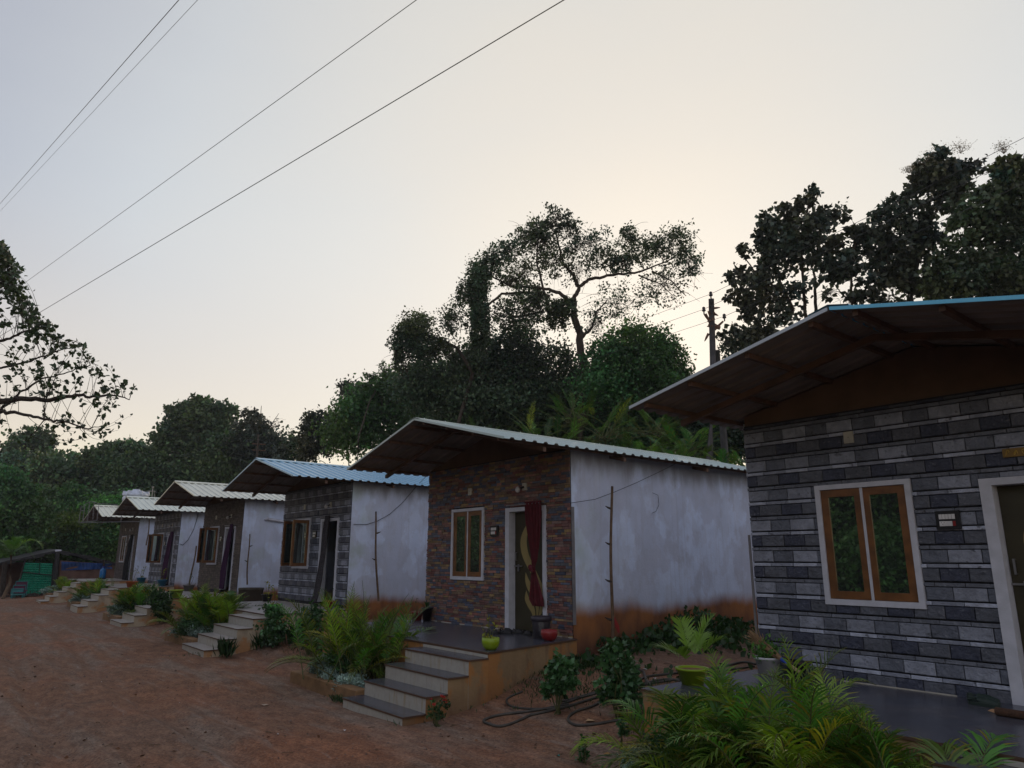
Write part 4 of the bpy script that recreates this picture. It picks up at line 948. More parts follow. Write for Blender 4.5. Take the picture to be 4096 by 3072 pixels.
# ------------------------------------------------------------------ overhanging tree at the left
def near_tree():
    rng = np.random.default_rng(77); d = 15.0; k = d/CF
    b0 = at(-760, 2300, d); base = np.array([b0[0], b0[1], float(gz(b0[0], b0[1]))-.1])
    T_ = thing('overhanging_tree', base, 'tree with small round leaves reaching in from the left edge', 'tree')
    mb = MB(); paths = []
    def pth(lst, r0_, r1_):
        W_ = [at(*(c2(x, y) if True else 0), d+dz) for x, y, dz in lst]; Q = []
        for a in range(len(W_)-1):
            for t in np.linspace(0, 1, 6, endpoint=False): Q.append(W_[a]+(W_[a+1]-W_[a])*t+rng.normal(size=3)*.012)
        Q.append(W_[-1]); mb.tube([q-base for q in Q], np.linspace(r0_*k, r1_*k, len(Q)), 6, cap=False); paths.append(Q)
    tr = [base, base+np.array([.1, 0, 1.5]), at(-700, 1900, d), at(-600, 1600, d), at(-500, 1200, d)]
    mb.tube([q-base for q in tr], [.28, .24, .2, .16, .1], 10)
    S0 = (-1000, 1150, 0)
    pth([S0, (-300, 1180, 0), (0, 1172, 0), (140, 1152, .2), (330, 1165, .3), (480, 1130, .4), (620, 1140, .5), (760, 1125, .6), (860, 1160, .6)], 16, 2)
    pth([(-300, 1180, 0), (0, 1235, -.3), (150, 1255, -.3), (300, 1290, -.3), (420, 1300, -.3), (560, 1350, -.2), (690, 1335, -.2)], 9, 1.2)
    pth([(-300, 1180, 0), (0, 1220, .4), (60, 1180, .5), (150, 1100, .5), (280, 1020, .6), (450, 980, .7), (600, 930, .7)], 8, 1.2)
    pth([(-900, 1000, 0), (-200, 800, .3), (50, 760, .4), (180, 700, .4), (280, 690, .4)], 10, 1.2)
    pth([(-900, 1000, 0), (-200, 500, .3), (0, 420, .3), (100, 380, .3)], 8, 1)
    pth([(-200, 800, 0), (0, 950, .3), (200, 900, .3), (400, 830, .5), (560, 800, .5)], 6, 1)
    pth([(300, 1290, -.3), (290, 1200, -.2), (320, 1130, 0)], 3, 1)
    pth([(300, 1290, -.3), (200, 1400, -.3), (150, 1500, -.3)], 2.5, .7)
    allp = np.concatenate([np.array(q) for q in paths])
    # outer outline of the crown (right limit in px for a given py, in region coordinates)
    ys_ = [110, 200, 300, 400, 480, 520, 600, 660, 740, 800, 850, 920, 980, 1030, 1080, 1130, 1180, 1260, 1330, 1400, 1440]
    xr_ = [12, 60, 145, 120, 200, 240, 260, 330, 470, 560, 640, 700, 740, 820, 890, 930, 905, 900, 860, 830, 560]
    Ps, Ds = [], []; cnt = 0
    while cnt < 430:
        y = rng.uniform(100, 1440); xm = np.interp(y, ys_, xr_); x = xm*rng.random()**.75 if rng.random() < .75 else rng.uniform(-400, xm*.8)
        if y > 1180 and rng.random() < .55: continue
        if 1180 < y < 1300 and x < 250 and rng.random() < .6: continue
        dz = rng.uniform(-.7, .9); q = at(*c2(x, y), d+dz)
        px_ = allp; dd = np.linalg.norm(px_-q, axis=1)+np.maximum(0, px_[:, 2]-q[2])*.5+np.maximum(0, (px_-q)@rt)*1.5
        s = px_[rng.choice(np.argsort(dd)[:10])]
        ln = np.linalg.norm(q-s); pts = []
        for t in np.linspace(0, 1, 7): pts.append(s+(q-s)*t+np.array([0, 0, (.16 if y < 1150 else -.14)*ln])*math.sin(t*math.pi)-base)
        mb.tube(pts, np.linspace(.0065, .0022, 7), 3, cap=False)
        m_ = rng.integers(3, 8)
        for _ in range(m_):
            t = rng.uniform(.55, 1.02); i = min(int(t*6), 5); c = pts[i]+(pts[i+1]-pts[i])*(t*6-i)+rng.normal(size=3)*.02
            Ps.append(c); v = (q-s)/ln*.5+rng.normal(size=3)*.8; Ds.append(v)
        cnt += 1
    # heart-like leaves: two rounded lobes
    P = np.array(Ps); D = np.array(Ds); n = len(P); D /= np.linalg.norm(D, axis=1, keepdims=True)
    S = np.cross(D, rng.normal(size=(n, 3))); S /= np.linalg.norm(S, axis=1, keepdims=True); Nn = np.cross(S, D); s = (.088*rng.uniform(.7, 1.3, n))[:, None]
    V = np.stack([P, P+D*s*.18+S*s*.38+Nn*s*.12, P+D*s*.6+S*s*.36+Nn*s*.12, P+D*s*1.1, P+D*s*.6-S*s*.36+Nn*s*.12, P+D*s*.18-S*s*.38+Nn*s*.12], 1).reshape(-1, 3)
    i = np.arange(n)[:, None]*6; F = np.concatenate([i+np.array([[0, 1, 2, 3]]), i+np.array([[0, 3, 4, 5]])], 1).reshape(-1, 4)
    npmesh('crown', V, F, tints(n, rng), M['leaf_dark'], T_)
    mb.build('trunk', M['bark'], T_, True)
near_tree()

# ------------------------------------------------------------------ woods across the road (seen in the window panes)
wood = [(-6, -21), (-11, -18.5), (-16, -20), (-22, -21), (-28, -20), (-34, -19), (-40, -18), (-47, -18), (1, -22), (-9, -24), (-19, -25), (-14, -24), (-4, -24), (-25, -25)]
for k, (x, y) in enumerate(wood):
    rng = np.random.default_rng(200+k); base = np.array([x, y, float(gz(x, y))-.1]); T_ = thing('roadside_tree', base, 'leafy roadside tree mirrored in the cottage window panes', 'tree', 'trees across the road mirrored in the panes')
    Ps, Ds, Ts = [], [], []; mb = MB(); mb.tube([(0, 0, 0), (.1, 0, 1.5), (0, .1, 4)], [.2, .15, .08], 7)
    for j in range(16):
        C = np.array([rng.uniform(-3.2, 3.2), rng.uniform(-1.6, 1.6), .9+j*.44]); r = (1.9, 1.5, 1.3)
        P, D, cc, ct = blobcloud(C, r, 1.5, .2, .34, rng); Ps.append(P); Ds.append(D); Ts.append(np.stack([ct*rng.uniform(.7, 1.3)]*3, 1))
        mb.tube([(0, 0, min(3.5, C[2]*.6)), C], [.06, .02], 4, cap=False)
    V, F = leafgeo(np.concatenate(Ps), np.concatenate(Ds), .2, .34, rng)
    npmesh('crown', V, F, np.repeat(np.concatenate(Ts), 2, 0), M['leaf_mid' if k % 2 else 'leaf_far'], T_); mb.build('trunk', M['bark'], T_, True)

# ------------------------------------------------------------------ poles and wires
def cable(name, pts, r, label, cat='cable', group=None, m=None):
    b = np.array(pts[0]); mb = MB(); mb.tube([np.array(p)-b for p in pts], r, 5); o = mb.build(name, m or M['wire'], None, True, loc=tuple(b)); tag(o, label, cat, group); return o
def sagline(a, b, sag, n=14):
    a, b = np.array(a), np.array(b); return [a+(b-a)*t-np.array([0, 0, sag*4*t*(1-t)]) for t in np.linspace(0, 1, n)]
def ext(p0, p1, s0, s1):
    (x0, y0), (x1, y1) = p0, p1; return (x0-(x1-x0)*s0, y0-(y1-y0)*s0), (x1+(x1-x0)*s1, y1+(y1-y0)*s1)
for p0, p1, r_, lab in (((0, 815), (715, 0), .0075, 'upper of the two close cables crossing the top left corner'), ((0, 845), (790, 0), .0045, 'thinner, lower of the two close cables at top left'),
                        ((80, 1145), (1665, 0), .008, 'long sky cable above the longest one, leaving the frame at top centre left'), ((150, 1255), (2255, 0), .0115, 'longest and thickest cable slanting across the sky')):
    a, b = ext(p0, p1, .25, .12); cable('overhead_cable', sagline(at(*a, 50), at(*b, 13), 0), r_, lab, group='overhead cables slanting across the sky')
dp = 22
pb = at(2838, 1860, dp); gp_ = float(gz(pb[0], pb[1])); top = at(2845, 1195, dp)
T_ = thing('electric_pole', (pb[0], pb[1], gp_), 'weathered pole with strut poles and insulators behind the nearest cottage', 'electric pole')
bs = np.array([pb[0], pb[1], gp_])
mb = MB(); mb.tube([(0, 0, -.3), pb-bs, at(2852, 1450, dp)-bs, top-bs], [.13, .125, .10, .085], 10); mb.build('pole', M['pole'], T_, True)
sb = at(2903, 1860, dp+.4); sb2 = np.array([sb[0]+.05, sb[1], gp_-.2])
mb = MB(); mb.tube([sb2-bs, sb-bs, at(2868, 1400, dp)-bs], [.12, .115, .08], 10); mb.build('strut', M['pole'], T_, True)
mb = MB(); a = at(2820, 1262, dp)-bs; b = at(2895, 1300, dp)-bs; mb.tube([at(2822, 1255, dp)-bs, at(2850, 1310, dp)-bs], [.035, .05], 6); mb.tube([at(2893, 1285, dp)-bs, at(2858, 1318, dp)-bs], [.03, .05], 6)
mb.tube([at(2834, 1300, dp)-bs, at(2880, 1312, dp)-bs], [.06, .06], 6)
rngp = np.random.default_rng(8)
for _ in range(16):
    c = at(2846+rngp.normal()*7, 1225+rngp.random()*110, dp)-bs; v_ = rngp.normal(size=3)*.10; mb.tube([c, c+v_*.6, c+v_], [.045, .035, .012], 5)
mb.build('cross_arm', M['rust'], T_)
ins = [(2843, 1176), (2815, 1237), (2897, 1265)]
for q in ins:
    c = at(*q, dp)-bs; mb = MB(); mb.lathe([(.02, -.16), (.02, -.07), (.055, -.06), (.06, -.02), (.035, 0), (.05, .02), (.045, .06), (.02, .08), (.001, .085)], 10, c); mb.build('insulator', M['black'], T_, True)
wl = ['topmost', 'middle', 'lowest']
for k, (q, e) in enumerate(zip(ins, ((4300, 445), (4300, 512), (4300, 640)))):
    cable('power_line', sagline(at(*q, dp), at(*e, 17), .05), .007, wl[k]+' power line rising right from the wooden pole insulators', group='power lines on the wooden pole')
    cable('power_line', sagline(at(*q, dp), at(1034+k*8, 1738+k*14, 56), .6), .006, wl[k]+' power line running left and down from the wooden pole', group='power lines on the wooden pole')
pb = at(1034, 1840, 56); g_ = float(gz(pb[0], pb[1])); T_ = thing('distant_pole', (pb[0], pb[1], g_), 'small dark distant pole just behind the light blue roof ridge', 'electric pole'); bs = np.array([pb[0], pb[1], g_])
mb = MB(); mb.tube([(0, 0, -.2), at(1034, 1738, 56)-bs], [.10, .08], 8); mb.build('pole', M['bark'], T_)
mb = MB()
for yy in (1775, 1800): mb.tube([at(1010, yy, 56)-bs, at(1062, yy+3, 56)-bs], [.045, .045], 6)
mb.build('cross_arm', M['rust'], T_)

# ------------------------------------------------------------------ kerbs
for i in range(6):
    z = PZ[i]-.6+.02; mb = MB(); mb.box((0, 0, -.35), (2.32 if i else 1.9, .20, 0)); mb.box((0, .203, -.35), (.16, .85, -.01))
    o = mb.build('planter_kerb', M['kerb'], None, loc=(HX[i]+.95, -3.2, z))
    bv = o.modifiers.new('b', 'BEVEL'); bv.width = .012; bv.segments = 2
    tag(o, 'ochre planter kerb at the foot of the %s palms' % ['nearest', 'multicoloured stone cottage', 'light blue roof cottage', 'purple curtain cottage', 'white tank cottage', 'farthest'][i], 'kerb', 'planter kerbs beside the steps')
    b = MB(); n = 10
    for a in range(n):
        for c in range(4):
            x0, x1, y0, y1 = a/n*2.3, (a+1)/n*2.3, c*.22, (c+1)*.22
            h = lambda x, y: .05+.05*math.sin(x*5+i)*math.cos(y*7)
            b.face([(x0, y0, h(x0, y0)), (x1, y0, h(x1, y0)), (x1, y1, h(x1, y1)), (x0, y1, h(x0, y1))])
    so_ = b.build('planter_soil', M['soil'], None, loc=(HX[i]+1.0, -2.99, z-.12)); tag(so_, kind='structure')

# ------------------------------------------------------------------ areca palms in the planters
names = ['in front of the nearest cottage', 'in front of the multicoloured stone cottage', 'below the light blue roof cottage porch', 'below the brown cottage with the purple curtain', 'two steps before the farthest steps', 'beside the farthest steps']
for i in range(6):
    z = PZ[i]-.62; sc = 1.0
    if i == 0:
        palm((HX[0]+1.1, -2.5, z), 'left spreading areca palm clump '+names[0], 86, 1.14, .28, 61, spread=.24, nl=27, w=.07, sag=1.8, droopy=.95, elev=(8, 84))
        palm((HX[0]+1.85, -2.6, z), 'large middle areca palm clump '+names[0], 120, 1.28, .30, 62, spread=.32, nl=27, w=.07, sag=1.8, droopy=.95, elev=(8, 84))
        palm((HX[0]+2.5, -2.5, z), 'low right hand areca palm clump '+names[0]+' steps', 90, 1.12, .28, 63, spread=.24, nl=26, w=.07, elev=(5, 80), sag=1.9, droopy=.8)
    else:
        palm((HX[i]+2.15, -2.45, z), 'bushy areca palm '+names[i], [0, 115, 84, 70, 54, 50][i], [0, 1.38, 1.3, 1.1, 1.0, .85][i], [0, .25, .28, .3, .3, .28][i], 64+i, spread=.3, nl=22 if i < 3 else 16, w=.085 if i < 2 else .12, rx=1.1, sag=1.15, droopy=.75,
             elev=(24, 87), lean=(-.1, .1), yellow=[0, .35, .3, .15, .3, .55][i])
# ------------------------------------------------------------------ shrubs
def shrub(loc, label, r, h, leaf, m, seed, name='shrub', cat='shrub', asp=.3, cov=1.3, group=None, stems=7, tz=.0, flowers=None, droop=.3, lo=.0, kmin=6):
    rng = np.random.default_rng(seed); T_ = thing(name, loc, label, cat, group); mb = MB(); Ps, Ds, Ts = [], [], []
    for s in range(stems):
        a = rng.uniform(0, 6.28); q = rng.uniform(.2, .85)*r; tip = np.array([math.cos(a)*q, math.sin(a)*q, h*rng.uniform(.6, .95)])
        pts = bend((rng.normal()*.02, rng.normal()*.02, 0), tip, -.03, 5, rng); mb.tube(pts, np.linspace(.008, .003, 5)*max(1, h/.5), 4, cap=False)
    for j in range(kmin):
        a = rng.uniform(0, 6.28); q = rng.random()**.6*.6*r; C = np.array([math.cos(a)*q, math.sin(a)*q, h*(lo+(1-lo)*rng.uniform(.25, .85))])
        P, D, cc, ct = blobcloud(C, (r*.5, r*.5, h*.26), cov, leaf, asp, rng, .35, droop); P[:, 2] = np.abs(P[:, 2])
        Ps.append(P); Ds.append(D); Ts.append(np.stack([ct]*3, 1)*rng.uniform(.75, 1.25))
    P = np.concatenate(Ps); D = np.concatenate(Ds); D += P/np.linalg.norm(P, axis=1, keepdims=True)*.6
    V, F = leafgeo(P, D, leaf, asp, rng, .15); npmesh('foliage', V, F, np.repeat(np.concatenate(Ts), 2, 0), m, T_); mb.build('stems', M['stem'], T_)
    if flowers:
        for c in flowers:
            P = np.array(c)+rng.normal(size=(16, 3))*.008; D = rng.normal(size=(16, 3)); D[:, 2] = np.abs(D[:, 2]); V, F = leafgeo(P, D, .024, .4, rng)
            npmesh('flower', V, F, np.ones((len(F), 3)), M['flower'], T_)
    return T_
M['flower'] = mat('red_petals', (.40, .03, .025), .5)
c5 = Z_(2200, 2400, .4069)
g = G(*c5(90, 1120)); shrub(g, 'leafy bush with drooping glossy leaves next to the multicoloured cottage porch', .21, .62, .08, M['shrubleaf'], 301, asp=.36, cov=1.0, droop=.9, lo=.25, kmin=9)
g = G(*c5(690, 1170)); shrub(g, 'leafy bush with drooping glossy leaves standing in the hose coils', .24, .68, .08, M['shrubleaf'], 302, asp=.36, cov=1.0, droop=.9, lo=.25, kmin=9)
for k, (x, y, h, l) in enumerate(((720, 1480, .30, 'two stemmed seedling in bare soil below the hose'), (320, 1600, .26, 'young seedling near the bottom edge in bare soil'), (1040, 1380, .25, 'thin seedling beside the silver shrub'))):
    shrub(G(*c5(x, y)), l, .07, h, .05, M['shrubleaf'], 310+k, 'seedling', 'seedling', cov=.5, stems=3, kmin=4)
g = G(1753, 2905); shrub(g, 'small red flowering plant at the foot of the lowest step', .13, .27, .035, M['weed'], 315, 'flowering_plant', 'flowering plant', cov=.5, stems=6, flowers=[(-.12, -.03, .28), (.04, .02, .33), (.13, .0, .30), (-.02, -.06, .24)], kmin=5)
shrub(G(1330, 2770), 'small upright weed at the left end of the second kerb', .05, .22, .04, M['weed'], 316, 'weed', 'weed', cov=.5, stems=2, kmin=3)
ml = [('low left silver leaved shrub at the end of the multicoloured cottage kerb', 1.42, -2.88, .24, .34, 1), ('silver leaved shrub in the middle of the multicoloured cottage kerb', 1.98, -2.92, .25, .27, 1), ('silver leaved shrub touching the multicoloured cottage steps', 2.6, -2.92, .27, .2, 1),
      ('rounded silver leaved shrub at the bottom edge left of the nearest palms', 0.42, -2.72, .2, .30, 0), ('second silver leaved shrub cut by the bottom edge', .95, -2.95, .2, .26, 0), ('third silver leaved shrub cut by the bottom edge, farthest right', 1.45, -3.0, .2, .3, 0),
      ('left silver leaved shrub at the light blue roof cottage kerb', 1.5, -2.85, .34, .34, 2), ('silver leaved shrub against the light blue roof cottage steps', 2.4, -2.85, .34, .34, 2),
      ('dusky silver shrub at the purple curtain cottage kerb', 1.9, -2.8, .5, .34, 3), ('silver shrub at the white tank cottage kerb', 1.9, -2.8, .5, .34, 4), ('silver shrub at the farthest cottage kerb', 1.6, -2.8, .55, .4, 5)]
for k, (l, x, y, r, h, i) in enumerate(ml):
    shrub((HX[i]+x, y, PZ[i]-.7), l, r, h, .035 if i < 2 else .05, M['miller'], 330+k, 'silver_shrub', 'shrub', asp=.22, cov=1.6 if i < 3 else 1.2, group='silver leaved shrubs along the kerbs', stems=5, droop=-.5, kmin=10)
fl = [('fine leaved green undergrowth below the multicoloured cottage palm', 1.9, -2.6, .5, .5, 1), ('fine leaved undergrowth below the nearest palms, left', .9, -2.75, .35, .4, 0), ('fine leaved undergrowth below the nearest palms, middle', 1.6, -2.8, .4, .42, 0), ('fine leaved undergrowth below the nearest palms, right by the steps', 2.35, -2.85, .35, .38, 0),
      ('dark undergrowth below the light blue roof cottage palm', 2.1, -2.65, .6, .5, 2), ('dark undergrowth below the purple curtain cottage palm', 2.1, -2.6, .6, .5, 3)]
for k, (l, x, y, r, h, i) in enumerate(fl):
    shrub((HX[i]+x, y, PZ[i]-.66), l, r, h, .05, M['weed'] if k % 2 else M['shrubleaf'], 350+k, 'undergrowth', 'shrub', asp=.25, cov=1.4, stems=4, kmin=10)
c1b = Z_(0, 1800, .5425)
shrub((HX[2]+6.0-.6, -2.2, -.55), 'leggy bush beside the light blue roof cottage porch wall, left of the palm', .35, .75, .07, M['shrubleaf'], 361, asp=.36, cov=.6, kmin=9)
shrub((HX[3]+5.3, -2.5, -.6), 'dark bush between the purple curtain cottage steps and the next palm', .4, .9, .08, M['weed'], 362, asp=.34, cov=.8, kmin=10)
g = G(1235, 2620); shrub(g, 'tall open leafed plant left of the multicoloured cottage palm', .3, .85, .07, M['shrubleaf'], 363, asp=.36, cov=.55, kmin=10)
g = G(1165, 2600); shrub(g, 'thin dark upright weed against the light blue roof cottage porch', .07, .45, .05, M['weed'], 364, 'weed', 'weed', cov=.6, stems=2, kmin=4)
# weeds and grass (uncountable)
def tufts(name, spots, m, leaf, asp, seed, up_=1.2, kind='stuff'):
    rng = np.random.default_rng(seed); Ps, Ds = [], []
    for (x, y, rx, ry, n, h) in spots:
        a = rng.normal(size=(n, 2))*.5; X_ = x+a[:, 0]*rx; Y_ = y+a[:, 1]*ry; Z0 = gz(X_, Y_)
        Ps.append(np.stack([X_, Y_, Z0+rng.random(n)**1.5*h*np.exp(-(a**2).sum(1))], 1)); D = rng.normal(size=(n, 3)); D[:, 2] = np.abs(D[:, 2])+up_; Ds.append(D)
    V, F = leafgeo(np.concatenate(Ps), np.concatenate(Ds), leaf, asp, rng); o = npmesh(name, V, F, tints(sum(s[4] for s in spots), rng), m); tag(o, kind=kind); return o
X2 = HX[1]+HW
w1 = tufts('ground_cover', [(X2+.4, 1.6, .6, .8, 420, .3), (X2+.45, 2.5, .7, .9, 700, .55), (X2+.5, 3.5, .8, .8, 420, .35), (X2+.25, .7, .4, .6, 160, .25), (X2+1.2, 2.2, .9, .6, 160, .1), (X2+.5, -.3, .5, .6, 130, .12), (X2+2.3, .2, 1.2, .6, 60, .05)],
           M['weed'], .10, .42, 71, .3)
tag(w1, 'broad leaved weeds growing along the stained side wall', 'weeds')
w2 = tufts('grass_tufts', [(X2+.6, -.6, .6, .6, 500, .05), (X2+1.2, -1.4, 1.0, .5, 400, .04), (X2+2.6, -1.0, .8, .5, 400, .04), (X2+3.2, -1.7, .5, .3, 500, .06), (X2+.35, -2.4, .3, .5, 120, .05), (HX[1]-.6, -1.7, 1.2, .5, 900, .12), (HX[1]-1.5, -1.6, 1.2, .4, 700, .1), (HX[1]-1.0, -1.2, 1.8, .8, 900, .1),
                              (HX[2]+4.6, -2.9, .2, .8, 250, .1), (HX[1]+2.9, -3.25, .3, .1, 130, .05), (X2+.35, -3.1, .3, .4, 60, .02), (HX[2]-1.2, -1.5, 1.2, .8, 700, .1), (HX[3]-1.2, -1.5, 1.2, .8, 500, .1), (HX[4]-1.2, -1.5, 1.2, .8, 500, .15)], M['weed'], .065, .07, 72, 1.4)
tag(w2, 'thin grass tufts scattered on the bare soil between the cottages', 'grass')
w3 = tufts('tall_grass', [(HX[2]+5.1, -3.05, .25, .12, 60, .1), (HX[2]+5.1, -2.2, .25, .3, 110, .1), (HX[2]+5.4, -1.5, .3, .4, 150, .12)], M['weed'], .32, .02, 73, 3)
tag(w3, 'tall grass blades against the light blue roof cottage porch', 'grass')

# ------------------------------------------------------------------ hoses
def hose(label, lst, r=.016, n=8):
    pts = [G(*q) for q in lst]; C = []
    for a in range(len(pts)-1):
        p0 = pts[max(a-1, 0)]; p1 = pts[a]; p2 = pts[a+1]; p3 = pts[min(a+2, len(pts)-1)]
        for t in np.linspace(0, 1, n, endpoint=False):
            q = .5*((2*p1)+(-p0+p2)*t+(2*p0-5*p1+4*p2-p3)*t*t+(-p0+3*p1-3*p2+p3)*t**3); q[2] = float(gz(q[0], q[1]))+r*.8; C.append(q)
    b = C[0].copy(); mb = MB(); mb.tube([q-b for q in C], r, 8); tag(mb.build('garden_hose', M['hose'], None, True, loc=tuple(b)), label, 'hose', 'muddy hoses on the soil')
H5_ = lambda l: [c5(*q) for q in l]
z3_ = Z_(1200, 2100, .5425)
hose('long muddy hose looping round in front of the second bush', H5_([(560, 930), (450, 1040), (250, 1110), (178, 1180), (250, 1240), (450, 1232), (700, 1190), (1150, 1160)]))
hose('hose running from the yellow green pot down to the left behind the bushes', H5_([(1300, 810), (1150, 790), (900, 840), (600, 925), (200, 1050), (0, 1100), (-180, 1140)])+[z3_(1700, 1410), z3_(1500, 1490), z3_(1390, 1475), z3_(1360, 1445), z3_(1500, 1405), z3_(1800, 1365), z3_(2000, 1330)], .017)
hose('hose stretched past the white pot toward the bushes', H5_([(2030, 640), (1900, 620), (1700, 665), (1400, 710), (1150, 740), (950, 765), (820, 820), (560, 890), (200, 990), (50, 1010)]), .017)
hose('loose piece of pipe lying crosswise over the hoses', H5_([(830, 680), (915, 715), (942, 790), (1000, 870), (1095, 935)]), .019)
hose('thin hose curving beside the porch corner', [z3_(1640, 1235), z3_(1530, 1285), z3_(1550, 1340), z3_(1700, 1362), z3_(1950, 1350), z3_(2212, 1270), z3_(2400, 1230)], .014)
hose('upper hose stretched behind the bush', H5_([(2010, 660), (1800, 690), (1500, 730), (1250, 790), (900, 850), (560, 905), (330, 960), (100, 1040)]), .014)

# ------------------------------------------------------------------ pots and porch things
def pot(loc, label, r, h, m, plant=None, seed=1, bowl=False, rim=True, name='flower_pot'):
    T_ = thing(name, loc, label, 'flower pot'); mb = MB()
    prof = [(.001, .002), (r*.5, 0), (r*.85, h*.25), (r, h*.62), (r*.97, h), (r*.9, h), (r*.9, h*.85), (.001, h*.85)] if bowl else [(.001, .001), (r*.68, 0), (r*.95, h*.88), (r*1.06, h*.88), (r*1.06, h), (r*.92, h), (r*.9, h*.88), (.001, h*.87)]
    mb.lathe(prof, 24); mb.build('pot', m, T_, True)
    mb = MB(); mb.lathe([(.001, h*.885), (r*.88, h*.88), (r*.895, h*.87)], 16); mb.build('potting_soil', M['soil'], T_)
    rng = np.random.default_rng(seed)
    if plant == 'bush':
        P = np.array([0, 0, h*1.25])+rng.normal(size=(420, 3))*np.array([r*.5, r*.5, h*.28]); D = rng.normal(size=(420, 3)); D[:, 2] += .8; V, F = leafgeo(P, D, r*.33, .34, rng); npmesh('plant', V, F, tints(420, rng), M['leaf_bright'], T_)
    elif plant == 'palm':
        V, F = [], []; T = []
        for az, el, L_ in ((2.6, 70, .62), (1.0, 72, .68), (.2, 55, .6), (3.6, 45, .5), (4.8, 50, .45), (1.8, 60, .5)):
            v, f, pts = frond_geo((0, 0, h*.85), (math.cos(az)*math.cos(R(el)), math.sin(az)*math.cos(R(el)), math.sin(R(el))), L_, 18, .22, rng, .9, .11, .3, .35); o = len(V); V += v; F += [tuple(o+i for i in q) for q in f]; gg = rng.uniform(.7, 1.2); T += [(1.2*gg, 1.1*gg, gg)]*len(f)
        npmesh('plant', np.array(V), np.array(F), np.array(T), M['palm'], T_)
    elif plant == 'spiky':
        V, F, T = [], [], []
        for k in range(22):
            az = rng.uniform(0, 6.28); el = R(rng.uniform(40, 85)); L_ = rng.uniform(.15, .34)*r/.12; w_ = .012; d_ = np.array([math.cos(az)*math.cos(el), math.sin(az)*math.cos(el), math.sin(el)]); s_ = np.array([-math.sin(az), math.cos(az), 0])*w_; b = np.array([0, 0, h*.87]); o = len(V)
            V += [b-s_, b+s_, b+d_*L_*.6+s_*.8, b+d_*L_*.6-s_*.8, b+d_*L_+np.array([0, 0, -.03])]; F += [(o, o+1, o+2), (o, o+2, o+3), (o+3, o+2, o+4)]; T += [(1, 1, 1)]*3
        npmesh('plant', np.array(V), np.array(F), np.array(T), M['weed'], T_)
    elif plant in ('sprig', 'bare'):
        mb = MB(); Ps = []
        for k in range(4):
            tip = np.array([rng.normal()*r*.6, rng.normal()*r*.6, h+rng.uniform(.15, .32)*r/.13]); mb.tube(bend((0, 0, h*.85), tip, 0, 4, rng), .004*r/.13, 4, cap=False); Ps += [tip*t_+np.array([0, 0, h*.85])*(1-t_)+rng.normal(size=3)*.012 for t_ in ((.6, .8, 1, .9) if plant == 'sprig' else (.95,))]
        for k in range(14 if plant == 'sprig' else 2): Ps.append(np.array([rng.normal()*r*.5, rng.normal()*r*.5, h*1.05]))
        Ps = np.array(Ps); D = rng.normal(size=Ps.shape); D[:, 2] += .3; V, F = leafgeo(Ps, D, r*.42, .3, rng); npmesh('plant', V, F, tints(len(Ps), rng), M['yellowleaf' if plant == 'sprig' else 'weed'], T_); mb.build('stem', M['stem'], T_)
    return T_
lime = mat('lime_green_plastic', (.20, .30, .01), .35, .12); green = mat('green_plastic', (.06, .35, .02), .35); blue = mat('blue_plastic', (.01, .12, .22), .35)
whitep = mat('white_ribbed_pot', (.50, .52, .56), .5, .1, 10, .15, 40); orange = mat('orange_clay', (.36, .09, .02), .7); greyp = mat('grey_pot', (.16, .15, .14), .8)
P2 = lambda x, y: (HX[1]+x, y, PZ[1])
P1 = lambda x, y: (HX[0]+x, y, PZ[0])
Ph = lambda i, x, y: (HX[i]+x, y, PZ[i])
pot(P2(4.70, -1.93), 'lime green bowl pot with a thin sprig at the top of the nearest visible steps', .125, .16, lime, 'sprig', 1, True)
pot(P2(-.02, -.20), 'red pot at the left end of the multicoloured cottage porch', .12, .17, M['red'], 'bare', 2)
pot(P2(.27, -.15), 'black pot with spiky leaves at the left corner of the multicoloured cottage', .11, .26, M['black'], 'spiky', 3)
pot(P2(4.37, -.55), 'red bowl pot right of the dark bucket', .13, .16, M['red'], None, 4, True)
pot(P1(.09, -1.50), 'yellow green pot holding a yellowed stem on the nearest porch edge', .17, .17, lime, 'palm', 5)
pot(P1(.24, -.26), 'white ribbed pot with bushy green plant near the broom', .15, .2, whitep, 'bush', 6)
pot(P1(.58, -.18), 'empty black pot behind the broom handle', .13, .17, M['black'], None, 7)
pot(Ph(2, 4.72, -1.95), 'bright green bowl pot on the light blue roof cottage porch corner', .155, .2, green, 'sprig', 8, True)
pot(Ph(2, .05, -.35), 'dark pot with yellow leaves at the left end of the light blue roof cottage porch', .16, .2, M['black'], 'sprig', 9)
pot(Ph(2, 4.1, -.35), 'red pot beside the grey patterned curtain', .13, .2, M['red'], 'bare', 10)
pot(Ph(3, 4.7, -1.95), 'yellow green pot on the corner of the brown cottage porch', .2, .24, lime, None, 11)
pot(Ph(3, -.05, -.3), 'grey pot with a bare stem at the left end of the brown cottage porch', .2, .22, greyp, 'bare', 12)
pot(Ph(4, -.0, -.3), 'left blue pot on the white tank cottage porch', .2, .25, blue, 'sprig', 13)
pot(Ph(4, 3.85, -.35), 'right blue pot beside the dark purple curtain', .2, .25, blue, 'sprig', 14)
pot(Ph(4, 4.5, -1.6), 'orange clay pot near the edge of the white tank cottage porch', .22, .22, orange, 'bare', 15)
